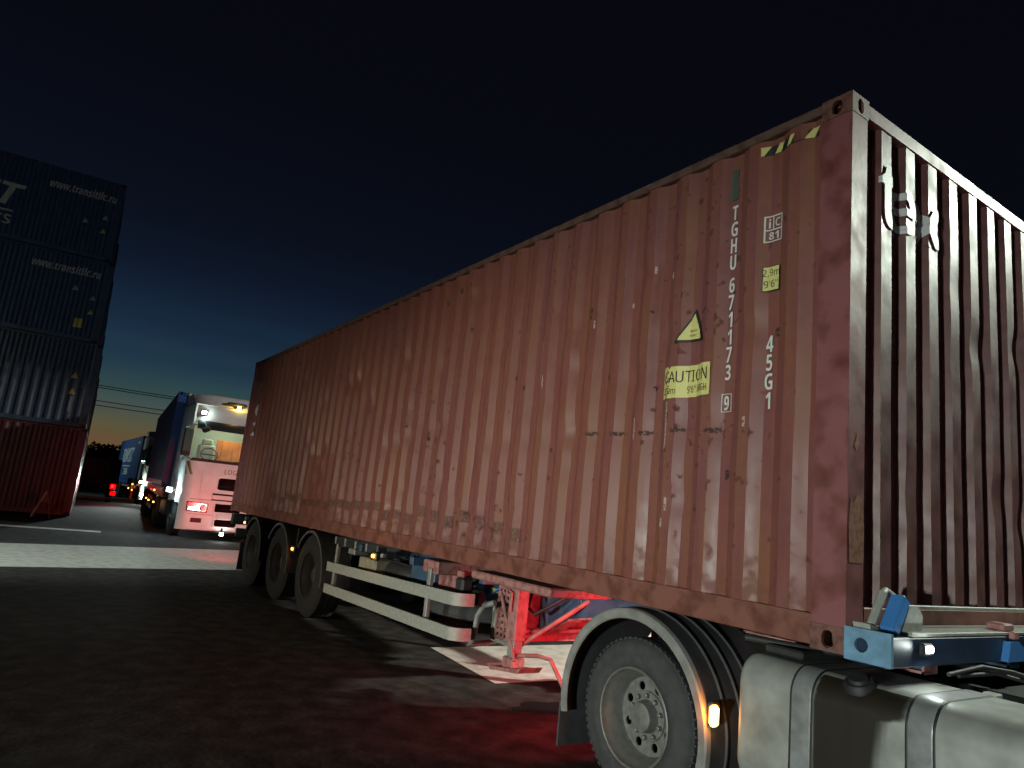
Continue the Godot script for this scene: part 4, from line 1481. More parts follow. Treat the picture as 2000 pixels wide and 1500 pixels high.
# ------------------------------------------------------------------ cab: front face at local z = 0 looking to +z, ground y = 0, middle x = 0
func cab(parent: Node3D, at: Vector3, turn: float, detail := true) -> Node3D:
	var c := Node3D.new()
	c.name = "cab"
	parent.add_child(c)
	c.position = at
	c.rotation.y = turn
	var b := MB.new()
	var yz := func(x: float) -> Transform3D: return Transform3D(Basis(Vector3(0, 0, 1), Vector3.UP, Vector3(-1, 0, 0)), Vector3(x, 0, 0))
	# front skin in two halves with grille openings, then rounded corners
	for s in [-1.0, 1.0]:
		var pts := [Vector2(0, 0.26), Vector2(-1.02, 0.26), Vector2(-1.02, 2.13), Vector2(0, 2.13), Vector2(0, 1.73)]
		pts += [Vector2(-0.30, 1.73), Vector2(-0.35, 1.715), Vector2(-0.37, 1.67), Vector2(-0.37, 1.46), Vector2(-0.355, 1.42), Vector2(-0.31, 1.40), Vector2(0, 1.40), Vector2(0, 1.02)]
		pts += [Vector2(-0.32, 1.02), Vector2(-0.345, 1.0), Vector2(-0.345, 0.82), Vector2(-0.32, 0.79), Vector2(0, 0.79), Vector2(0, 0.59), Vector2(-0.25, 0.59), Vector2(-0.30, 0.56), Vector2(-0.30, 0.44), Vector2(-0.25, 0.40), Vector2(0, 0.40)]
		var poly := PackedVector2Array()
		for p in pts:
			poly.append(Vector2(p.x * -s, p.y))
		b.extrude(poly, -0.05, 0.0)
	for s in [-1.0, 1.0]:
		b.grid(func(i: int, j: int) -> Vector3:
			var an := PI * 0.5 * i / 8.0
			var x: float = s * (1.02 + 0.23 * sin(an))
			return Vector3(x, [0.26, 0.30, 2.05, 2.13][j], -0.23 + 0.23 * cos(an) - (0.02 if j == 0 else 0.0)), 8, 3, s < 0)
	# sides round the door windows
	for s in [-1.0, 1.0]:
		var x0 := 1.20
		var x1 := 1.25
		for r in [[-2.1, 1.0, -0.23, 2.13], [-2.1, 2.13, -1.35, 3.75], [-1.35, 3.12, -0.30, 3.75], [-0.9, 0.95, -0.23, 1.0]]:
			b.span(Vector3(min(s * x0, s * x1), r[1], r[0]), Vector3(max(s * x0, s * x1), r[3], r[2]))
		b.extrude(PackedVector2Array([Vector2(-0.10, 2.13), Vector2(-0.23, 2.13), Vector2(-0.38, 3.12), Vector2(-0.27, 3.12)]), -0.02, 0.02, yz.call(s * 1.225))
	b.span(Vector3(-1.25, 0.95, -2.15), Vector3(1.25, 3.75, -2.1), 0.01)
	b.span(Vector3(-1.25, 3.71, -2.1), Vector3(1.25, 3.75, -0.32))
	# brow above the windscreen
	b.grid(func(i: int, j: int) -> Vector3:
		var u := -1.0 + 2.0 * i / 16.0
		var x: float = 1.25 * sin(u * PI * 0.5) if absf(u) > 0.0 else 0.0
		var back := 0.24 * pow(absf(x) / 1.25, 6)
		var y: float = [3.22, 3.30, 3.66, 3.75][j]
		return Vector3(x, y, [-0.22, -0.19, -0.26, -0.34][j] - back), 16, 3)
	var body := part("cab_body", b, M.white_cab, c)
	# roof fairing
	b = MB.new()
	b.grid(func(i: int, j: int) -> Vector3:
		var u := -1.0 + 2.0 * i / 16.0
		var x := 1.23 * sin(u * PI * 0.5)
		var back := 0.30 * pow(absf(x) / 1.23, 5)
		return Vector3(x, [3.765, 3.80, 4.08, 4.13, 4.13][j] - 0.05 * pow(absf(x) / 1.23, 3) * (1.0 if j > 1 else 0.0), [-0.40, -0.40, -0.78, -0.90, -2.05][j] - back * (0.0 if j == 4 else 1.0)), 16, 4)
	for s in [-1.0, 1.0]:
		b.extrude(PackedVector2Array([Vector2(-0.70, 3.765), Vector2(-2.05, 3.765), Vector2(-2.05, 4.07), Vector2(-1.1, 4.07)]), -0.01, 0.01, yz.call(s * 1.22))
	part("roof_fairing", b, M.white_cab, c)
	# dark backs of the openings
	b = MB.new()
	for r in [[1.38, 1.75, 0.42], [0.77, 1.04, 0.40], [0.38, 0.61, 0.36]]:
		b.span(Vector3(-r[2], r[0], -0.28), Vector3(r[2], r[1], -0.25))
	for r in [[1.50, 0.36], [1.60, 0.36], [0.86, 0.34], [0.94, 0.34], [0.5, 0.28]]:
		b.span(Vector3(-r[1], r[0], -0.20), Vector3(r[1], r[0] + 0.015, -0.16))
	part("grille", b, M.grille_dark, body)
	# windscreen, visor, pillars, wipers
	b = MB.new()
	b.quad(Vector3(-1.20, 2.13, -0.06), Vector3(1.20, 2.13, -0.06), Vector3(1.18, 3.22, -0.21), Vector3(-1.18, 3.22, -0.21))
	part("windscreen", b, M.glass, c)
	b = MB.new()
	b.box(Vector3(0, 2.165, -0.055), Vector3(2.3, 0.10, 0.03), 0.01)
	b.tube([Vector3(-0.75, 2.16, -0.02), Vector3(-0.1, 2.20, -0.045), Vector3(0.3, 2.25, -0.05)], 0.014, 6)
	part("wiper", b, M.cab_dark, c)
	b = MB.new()
	b.grid(func(i: int, j: int) -> Vector3:
		var u := -1.0 + 2.0 * i / 12.0
		var x := 1.16 * u
		return Vector3(x, [3.03, 3.03, 3.27, 3.25][j], [-0.06, 0.06, -0.06, -0.18][j] - 0.12 * pow(absf(u), 4)), 12, 3)
	part("sun_visor", b, M.cab_dark, c)
	b = MB.new()
	for s in [-1.0, 1.0]:
		b.quad(Vector3(s * 1.222, 2.13, -1.35), Vector3(s * 1.222, 2.13, -0.22), Vector3(s * 1.222, 3.12, -0.36), Vector3(s * 1.222, 3.12, -1.35))
	part("door_window", b, M.glass, c)
	b = MB.new()
	b.span(Vector3(-1.25, 2.128, -2.2), Vector3(1.25, 2.132, -0.2))
	b.span(Vector3(-1.252, 3.748, -2.1), Vector3(1.252, 3.768, -0.42))
	part("trim_line", b, M.cab_line, c)
	# headlamps and fog lamps
	for s in [-1.0, 1.0]:
		b = MB.new()
		b.extrude(PackedVector2Array([Vector2(s * 1.08, 0.77), Vector2(s * 0.54, 0.75), Vector2(s * 0.53, 1.0), Vector2(s * 1.09, 1.03)]), -0.01, 0.012)
		var hl := part("headlight", b, M.cab_dark, c)
		b = MB.new()
		b.extrude(PackedVector2Array([Vector2(s * 1.05, 0.79), Vector2(s * 0.57, 0.775), Vector2(s * 0.56, 0.98), Vector2(s * 1.06, 1.01)]), 0.012, 0.02)
		part("reflector", b, M.reflector, hl)
		if detail and s < 0:
			b = MB.new()
			b.extrude(PackedVector2Array([Vector2(-1.03, 0.80), Vector2(-0.72, 0.79), Vector2(-0.84, 0.875), Vector2(-1.02, 0.885)]), 0.020, 0.026)
			part("lamp_strip", b, M.lamp_white_soft, hl)
		b = MB.new()
		b.lathe([Vector2(0.0, 0.085), Vector2(0.02, 0.08), Vector2(0.01, 0.05), Vector2(0.02, 0.0)], Transform3D(Basis(Vector3.UP, -PI / 2), Vector3(s * 0.66, 0.88, 0.018)), 20)
		part("lamp_bowl", b, M.reflector, hl)
		b = MB.new()
		b.box(Vector3(s * 0.78, 0.53, 0.004), Vector3(0.28, 0.12, 0.02), 0.01)
		part("fog_lamp", b, M.cab_dark, c)
		b = MB.new()
		b.extrude(PackedVector2Array([Vector2(s * 0.80, 1.28), Vector2(s * 0.52, 1.28), Vector2(s * 0.50, 1.72), Vector2(s * 0.82, 1.76)]), 0.0, 0.012)
		part("air_deflector", b, M.white_cab, c)
		b = MB.new()
		b.span(Vector3(s * 1.10 - 0.02, 1.20, -0.09), Vector3(s * 1.10 + 0.02, 1.24, -0.02))
		part("bumper_seam", b, M.cab_line, c)
		# mirrors
		b = MB.new()
		b.box(Vector3(s * 1.36, 2.62, -0.02), Vector3(0.24, 0.76, 0.10), 0.03)
		b.tube([Vector3(s * 1.36, 3.02, -0.02), Vector3(s * 1.30, 3.12, -0.05), Vector3(s * 1.12, 3.14, -0.15)], 0.02, 6)
		b.tube([Vector3(s * 1.36, 2.24, -0.02), Vector3(s * 1.18, 2.18, -0.15)], 0.02, 6)
		var mi := part("mirror", b, M.cab_dark, c)
		b = MB.new()
		b.box(Vector3(s * 1.36, 2.66, 0.035), Vector3(0.19, 0.60, 0.02), 0.008)
		part("mirror_cover", b, M.mirror, mi)
		b = MB.new()
		b.box(Vector3(s * 0.95, 3.02, 0.10), Vector3(0.22, 0.16, 0.10), 0.04, Basis(Vector3.BACK, 0.5))
		b.tube([Vector3(s * 0.95, 3.1, 0.08), Vector3(s * 1.0, 3.22, -0.1)], 0.016, 6)
		part("kerb_mirror", b, M.cab_dark, c)
		# striped decal round the corner
		for q in 3:
			b = MB.new()
			var w: float = [0.09, 0.02, 0.07][q]
			var st: float = [0.0, 0.13, 0.19][q]
			b.grid(func(i: int, j: int) -> Vector3:
				var v := i / 8.0
				var y := 2.11 - 0.36 * v
				var arc := 0.40 - st - 0.16 * v + (w * j) * (1.0 - 0.5 * v)
				var an := clampf(arc / 0.26, 0.0, PI * 0.5)
				return Vector3(s * (1.02 + 0.233 * sin(an)), y, -0.23 + 0.233 * cos(an)), 8, 2, s > 0)
			part("decal_stripe", b, M.stripe_gold if q != 1 else M.cab_dark, c)
		wheel(c, "front_wheel", Vector3(s * 1.24, 0.5, -1.40), 0.5, 0.3, 0.08, -s)
		b = MB.new()
		b.box(Vector3(s * 1.2, 1.62, -0.9), Vector3(0.02, 0.04, 0.18), 0.008)
		part("door_handle", b, M.cab_dark, c)
	b = MB.new()
	b.span(Vector3(-1.1, 0.45, -2.2), Vector3(1.1, 0.95, -0.3))
	part("under_frame", b, M.cab_dark, c)
	b = MB.new()
	b.span(Vector3(-1.02, 1.095, -0.02), Vector3(-0.46, 1.105, 0.002))
	b.span(Vector3(0.46, 1.095, -0.02), Vector3(1.02, 1.105, 0.002))
	b.span(Vector3(-0.46, 1.25, -0.02), Vector3(0.46, 1.30, 0.002))
	b.span(Vector3(-0.466, 1.095, -0.02), Vector3(-0.456, 1.30, 0.002))
	b.span(Vector3(0.456, 1.095, -0.02), Vector3(0.466, 1.30, 0.002))
	b.span(Vector3(-0.46, 1.10, -0.02), Vector3(0.46, 1.135, 0.002))
	b.span(Vector3(-1.02, 0.69, -0.02), Vector3(-0.36, 0.697, 0.002))
	b.span(Vector3(0.36, 0.69, -0.02), Vector3(1.02, 0.697, 0.002))
	part("panel_gap", b, M.grille_dark, body)
	for k in 3:
		b = MB.new()
		var ry: float = [1.565, 0.905, 0.495][k]
		var rw: float = [0.37, 0.345, 0.30][k]
		var rh2: float = [0.165, 0.115, 0.095][k]
		for q in [[-rw - 0.03, ry - rh2 - 0.03, rw + 0.03, ry - rh2], [-rw - 0.03, ry + rh2, rw + 0.03, ry + rh2 + 0.03]]:
			b.span(Vector3(q[0], q[1], -0.01), Vector3(q[2], q[3], 0.012), 0.008)
		for sd in [-1.0, 1.0]:
			b.span(Vector3(sd * (rw + 0.015) - 0.015, ry - rh2, -0.01), Vector3(sd * (rw + 0.015) + 0.015, ry + rh2, 0.012), 0.006)
		part("grille_surround", b, M.white_cab, body)
	b = MB.new()
	b.span(Vector3(-0.26, 0.635, 0.004), Vector3(0.26, 0.745, 0.014), 0.003)
	part("number_plate", b, M.white_print, c)
	b = MB.new()
	b.span(Vector3(-1.0, 0.24, -0.12), Vector3(1.0, 0.275, 0.035), 0.01)
	part("bumper_lip", b, M.cab_dark, c)
	# inside
	b = MB.new()
	b.box(Vector3(0, 2.10, -0.45), Vector3(2.3, 0.22, 0.45), 0.06)
	part("dashboard", b, M.cab_dark, c)
	b = MB.new()
	b.span(Vector3(-1.19, 2.0, -2.05), Vector3(1.19, 3.7, -2.0))
	b.span(Vector3(-1.19, 3.4, -2.0), Vector3(1.19, 3.44, -0.5))
	part("cabin_lining", b, M.cabin_pale, c)
	b = MB.new()
	for q in 8:
		b.box(Vector3(-0.20 + q * 0.16, 2.45, -1.6 + 0.03 * (q % 2)), Vector3(0.165, 0.85, 0.03), 0.012)
	part("curtain", b, M.orange_cloth, c)
	b = MB.new()
	b.box(Vector3(-0.62, 2.30, -1.15), Vector3(0.5, 0.75, 0.16), 0.06, Basis(Vector3.RIGHT, -0.1))
	b.box(Vector3(-0.62, 2.74, -1.18), Vector3(0.32, 0.2, 0.12), 0.05)
	part("seat", b, M.cabin_pale, c)
	b = MB.new()
	var wr := []
	for q in 25:
		var an := TAU * q / 24.0
		wr.append(Vector3(-0.62 + 0.23 * cos(an), 2.36 + 0.19 * sin(an), -0.62 - 0.13 * sin(an)))
	b.tube(wr, 0.018, 6)
	b.tube([Vector3(-0.84, 2.36, -0.62), Vector3(-0.40, 2.36, -0.62)], 0.02, 6)
	part("steering_wheel", b, M.cab_dark, c)
	if detail:
		var tt := text_tris("LOG", 0.135, 0.98, 400)
		var fl := PackedVector2Array([Vector2(-5, 0), Vector2(5, 0)])
		part("lettering", lay(moved(tt, Vector2(-0.25, 1.85)), fl, func(a: float, y: float, d: float) -> Vector3: return Vector3(a, y, 0.003)), M.cab_line, c)
	return c


func lamp_on(parent: Node, at: Vector3, size: Vector3, m: Material, housing: Material, c: Color, energy: float, called := "work_lamp") -> void:
	var b := MB.new()
	b.box(at - Vector3(0, 0, size.z * 0.5 + 0.02), size + Vector3(0.03, 0.03, 0.0), 0.01)
	var h := part(called, b, housing, parent)
	b = MB.new()
	b.box(at, Vector3(size.x, size.y, 0.03), 0.008)
	part("lamp_glass", b, m, h)
	omni(h, at + Vector3(0, 0, 0.005), c, energy, minf(size.x, size.y) * 0.4)


func build_white_truck() -> void:
	var t := thing("cab_over_truck", "white cab-over truck with lit windscreen behind the trailer of the red container", "truck")
	var c := cab(t, Vector3(1.48, 0, -19.0), 0.0)
	lamp_on(c, Vector3(-1.03, 3.50, -0.20), Vector3(0.12, 0.10, 0.08), M.white_lamp, M.cab_dark, Color(0.88, 1.0, 0.97), 0.22)
	lamp_on(c, Vector3(-0.10, 3.80, -0.30), Vector3(0.10, 0.08, 0.08), M.beacon_lamp, M.cab_dark, Color(1.0, 0.8, 0.3), 0.35, "beacon")
	var b := MB.new()
	b.box(Vector3(-0.15, 3.88, -0.42), Vector3(0.55, 0.10, 0.20), 0.03)
	part("beacon_base", b, M.cab_dark, c)
	lamp_on(c, Vector3(-0.06, 0.20, 0.06), Vector3(0.10, 0.08, 0.08), M.white_lamp, M.cab_dark, Color(0.95, 1.0, 0.97), 0.25)
	lamp_on(c, Vector3(-1.45, 1.27, -0.85), Vector3(0.14, 0.12, 0.08), M.white_lamp, M.cab_dark, Color(0.80, 0.97, 1.0), 1.6)
	b = MB.new()
	b.span(Vector3(-1.46, 1.25, -0.97), Vector3(-1.2, 1.29, -0.93))
	b.span(Vector3(-0.09, 0.2, -0.06), Vector3(-0.03, 0.42, 0.0))
	part("lamp_bracket", b, M.cab_dark, c)
	omni(c, Vector3(0.0, 3.25, -1.0), Color(0.95, 1.0, 0.88), 0.62, 0.12)
	# chassis behind the cab
	b = MB.new()
	b.span(Vector3(0.95, 0.75, -25.0), Vector3(1.05, 1.0, -20.0))
	b.span(Vector3(1.9, 0.75, -25.0), Vector3(2.0, 1.0, -20.0))
	part("chassis", b, M.dark_steel, t)
	wheel(t, "drive_wheel", Vector3(0.22, 0.5, -23.4), 0.5, 0.55, 0.14, 1.0)
	b = MB.new()
	b.span(Vector3(0.25, 0.45, -22.6), Vector3(0.9, 1.0, -21.4), 0.08)
	part("fuel_tank", b, M.dark_steel, t)
	# its semi-trailer
	var q := thing("container_trailer", "dark container trailer coupled to the white cab-over truck", "trailer", Vector3(0.02, 0, -21.45), -0.0846)
	b = MB.new()
	b.span(Vector3(0.1, 1.0, -12.1), Vector3(2.34, 1.30, -0.1))
	part("frame", b, M.dark_steel, q)
	for k in 3:
		wheel(q, "wheel", Vector3(-0.03, 0.53, -8.2 - 1.35 * k), 0.53, 0.37, 0.16, 1.0)
	b = MB.new()
	b.span(Vector3(0.0, 0.5, -7.0), Vector3(0.03, 0.62, -3.6))
	b.span(Vector3(0.0, 0.8, -7.0), Vector3(0.03, 0.92, -3.6))
	part("side_guard_rail", b, M.dark_steel, q)
	for k in [[-2.2, 1.16, 0], [-4.4, 1.14, 1], [-4.8, 0.75, 2], [-7.0, 0.75, 2], [-1.4, 0.8, 2]]:
		b = MB.new()
		b.box(Vector3(-0.05, k[1], k[0]), Vector3(0.05, 0.05, 0.09), 0.01)
		part("marker_lamp", b, M.red_lamp if k[2] == 1 else M.amber_small, q)
		omni(q, Vector3(-0.055, k[1], k[0]), Color(1.0, 0.3, 0.15) if k[2] == 1 else Color(1.0, 0.6, 0.25), 0.02, 0.02)
	var bx := thing("shipping_container", "dark blue ribbed container on the trailer behind the white cab", "container", Vector3(0.02, 1.34, -21.45), -0.0846)
	container(bx, LEN, 2.896, M.box_blue, M.box_blue, M.box_blue, M.box_blue)
	var hz := MB.new()
	for k in 3:
		hz.span(Vector3(0.3 + k * 0.2, 2.80, -0.0015), Vector3(0.38 + k * 0.2, 2.88, 0.004))
	part("hazard_stripe", hz, M.pale_yellow, bx)


func build_far_trucks() -> void:
	var t := thing("cab_over_truck", "distant white truck with a company container, two white lamps on its cab front", "truck")
	var zf := -44.0
	var c := cab(t, Vector3(3.05, 0, zf + 2.6), 0.0, false)
	lamp_on(c, Vector3(-1.28, 1.22, 0.05), Vector3(0.16, 0.14, 0.08), M.white_lamp, M.cab_dark, Color(0.9, 1.0, 0.98), 1.2)
	lamp_on(c, Vector3(-1.12, 0.55, 0.05), Vector3(0.20, 0.16, 0.08), M.white_lamp, M.cab_dark, Color(0.9, 1.0, 0.98), 1.4)
	spot(c, Vector3(-1.20, 1.22, 0.10), Vector3(-4.9, 1.35, 15.0), Color(0.92, 1.0, 0.98), 80.0, 16.0, 1.0, 0.10)
	var q := thing("container_trailer", "far trailer under the blue company container, with small amber lamps", "trailer", Vector3(1.75, 0, zf), 0.0)
	var b := MB.new()
	b.span(Vector3(0.1, 0.8, -12.1), Vector3(2.34, 0.98, -0.1))
	part("frame", b, M.trailer_grey, q)
	b = MB.new()
	b.span(Vector3(0.2, 0.1, -3.1), Vector3(0.32, 0.85, -2.9))
	part("landing_leg", b, M.trailer_grey, q)
	for k in 3:
		wheel(q, "wheel", Vector3(-0.03, 0.53, -8.2 - 1.35 * k), 0.53, 0.37, 0.16, 1.0)
	for k in [[-0.6, 1.02], [-2.2, 0.75], [-0.3, 0.7]]:
		b = MB.new()
		b.box(Vector3(-0.03, k[1], k[0]), Vector3(0.05, 0.08, 0.10), 0.01)
		part("marker_lamp", b, M.amber_small, q)
		omni(q, Vector3(-0.04, k[1], k[0]), Color(1.0, 0.6, 0.25), 0.05, 0.02)
	spot(q, Vector3(0.6, 0.75, -1.4), Vector3(0.2, 0.5, -3.0), Color(1.0, 0.1, 0.1), 0.6, 80.0)
	var bx := thing("shipping_container", "blue container with large white company lettering on the distant trailer", "container", Vector3(1.75, 0.98, zf), 0.0)
	container(bx, LEN, 2.896, M.box_blue, M.box_blue, M.box_blue, M.box_blue)
	var sp := side_profile(LEN)
	var on := func(a: float, y: float, d: float) -> Vector3: return Vector3(d - 0.006, y, a)
	var tt := text_tris("TRANSIT", 0.95, 1.15, 700, 0.25)
	var w := tris_width(tt)
	part("lettering", lay(moved(tt, Vector2(-6.6 - w * 0.5, 1.35)), sp, on), M.white_print, bx)
	part("underline", lay(rect_tris(-8.6, 1.08, -4.4, 1.16), sp, on), M.white_print, bx)
	tt = text_tris("LOGISTICS", 0.42, 1.1, 700)
	part("lettering", lay(moved(tt, Vector2(-6.5 - tris_width(tt) * 0.5, 0.55)), sp, on), M.white_print, bx)
	part("number_block", lay(rect_tris(-2.1, 2.45, -0.9, 2.62), sp, on), M.faded_print, bx)
	# dark trailer seen from behind, with red tail lamps
	t = thing("parked_trailer", "dark low trailer seen from behind with a red tail lamp beside the container stack", "trailer", Vector3(-1.95, 0, -39.5), 0.0)
	b = MB.new()
	b.span(Vector3(0.0, 0.95, -9.0), Vector3(2.5, 1.25, -0.05), 0.02)
	part("frame", b, M.dark_steel, t)
	b = MB.new()
	b.span(Vector3(0.02, 1.25, -9.0), Vector3(2.48, 2.25, -0.1), 0.02)
	part("body", b, M.black_plastic, t)
	b = MB.new()
	b.span(Vector3(0.05, 0.16, -0.06), Vector3(2.45, 0.30, 0.02), 0.01)
	part("bumper_bar", b, M.guard, t)
	for s in 2:
		var x := 2.27 if s == 1 else 0.23
		for k in 2:
			b = MB.new()
			b.box(Vector3(x + 0.05 * k, [0.86, 0.52][k], 0.0), Vector3(0.26, [0.26, 0.22][k], 0.08), 0.02)
			var lm := part("tail_lamp", b, M.tail_red, t)
			if k == 0:
				b = MB.new()
				b.box(Vector3(x - 0.02, 0.88, 0.045), Vector3(0.11, 0.12, 0.02), 0.006)
				part("red_lamp", b, M.red_lamp, lm)
				spot(lm, Vector3(x, 0.86, 0.07), Vector3(x + 0.4, 0.3, 6.0), Color(1.0, 0.08, 0.08), 2.2, 80.0, 1.0, 0.1)
		wheel(t, "wheel", Vector3(-0.02 if s == 0 else 2.52, 0.5, -2.0), 0.5, 0.35, 0.15, 1.0 if s == 0 else -1.0)


func build_stack() -> void:
	var labels := [
		"dark red container at the bottom of the stack left of the trucks",
		"dark blue-grey container directly on the red one in the stack",
		"dark blue container third from the ground, yellow square sticker under its white web address",
		"dark blue container on top of the stack with big white letters"]
	var xs := [-1.95, -2.03, -2.22, -2.38]
	var mats := [M.stack_red, M.stack_teal, M.stack_blue, M.stack_blue]
	for k in 4:
		var t := thing("stacked_container", labels[k], "container", Vector3(xs[k], 0.02 + 2.9 * k, -25.5 + 0.03 * (k % 2)), PI / 2 - 0.054, "containers stacked four high")
		container(t, LEN, 2.896, mats[k], mats[k], M.dark_steel, M.stack_door if k == 0 else mats[k])
		var sp := side_profile(LEN)
		var on := func(a: float, y: float, d: float) -> Vector3: return Vector3(d - 0.006, y, a)
		if k >= 2:
			var tt := text_tris("www.transitllc.ru", 0.30, 0.80, 700, 0.15)
			var w := tris_width(tt)
			var r: float = 2.03 / w
			for q in tt:
				for i in 3:
					q[i] = Vector2(q[i].x * r, q[i].y)
			part("lettering", lay(moved(tt, Vector2([-2.36, -2.22][k - 2], [2.24, 2.13][k - 2])), sp, on), M.white_print, t)
			for m in [[-0.42, 1.55], [-0.40, 1.05], [-0.98, 1.78 - (k - 2) * 0.5]]:
				part("sticker", lay(poly_tris(PackedVector2Array([Vector2(m[0] - 0.09, m[1] - 0.08), Vector2(m[0] + 0.09, m[1] - 0.08), Vector2(m[0], m[1] + 0.09)])), sp, on), M.pale_yellow if m[1] < 1.2 else M.faded_print, t)
		if k == 3:
			var tt := text_tris("TRANSIT", 0.80, 1.15, 700, 0.3)
			part("lettering", lay(moved(tt, Vector2(-2.78 - tris_width(tt), 1.12)), sp, on), M.white_print, t)
			part("underline", lay(rect_tris(-7.6, 0.92, -3.0, 0.98), sp, on), M.white_print, t)
			tt = text_tris("LOGISTICS", 0.33, 1.1, 700)
			part("lettering", lay(moved(tt, Vector2(-3.0 - tris_width(tt), 0.48)), sp, on), M.white_print, t)
		if k == 2:
			part("square_sticker", lay(rect_tris(-0.82, 0.44, -0.56, 0.76), sp, on), M.yellow, t)
		if k == 1:
			for m in [[-0.63, 1.72], [-0.61, 1.18]]:
				part("sticker", lay(poly_tris(PackedVector2Array([Vector2(m[0] - 0.11, m[1] - 0.10), Vector2(m[0] + 0.11, m[1] - 0.10), Vector2(m[0], m[1] + 0.12)])), sp, on), M.yellow, t)
			part("number_block", lay(rect_tris(-0.62, 0.5, -0.58, 1.0), sp, on), M.faded_print, t)


func build_back_rows() -> void:
	# further rows of the block, seen edge-on past the right end of the front stack
	var fp := front_profile()
	var tiers := ["bottom", "second", "third", "top"]
	var nth := ["first", "second", "third", "fourth", "fifth", "sixth", "seventh"]
	for k in 4:
		var b := pressed_sheet(fp, 0.215, HC - 0.10, 1, func(a: float, y: float, d: float) -> Vector3: return Vector3(a, y, -d), null, WID, HC)
		b.span(Vector3(0, 0, -0.178), Vector3(0.155, HC, 0.0), 0.004)
		b.span(Vector3(WID - 0.155, 0, -0.178), Vector3(WID, HC, 0.0), 0.004)
		b.span(Vector3(0.155, HC - 0.10, -0.075), Vector3(WID - 0.155, HC - 0.01, -0.002))
		b.span(Vector3(0.155, 0.012, -0.075), Vector3(WID - 0.155, 0.213, -0.002))
		b.span(Vector3(0.02, 0.02, -LEN), Vector3(WID - 0.02, HC - 0.02, -0.10))
		var m := b.mesh()
		for r in 7:
			var o := MeshInstance3D.new()
			o.name = numbered("stacked_container")
			o.mesh = m
			o.material_override = [M.stack_door, M.stack_teal, M.stack_blue, M.stack_blue][k]
			add_child(o)
			var along := 2.52 * (r + 1)
			var x0: float = [-1.95, -2.03, -2.22, -2.38][k] + sin(r * 2.3 + k) * 0.03
			o.position = Vector3(x0 + along * 0.054, 0.02 + 2.9 * k, -25.5 - along)
			o.rotation.y = PI / 2 - 0.054
			tag(o, "container end seen edge-on, %s tier, %s row behind the front stack" % [tiers[k], nth[r]], "container", "containers in the rows behind the stack")


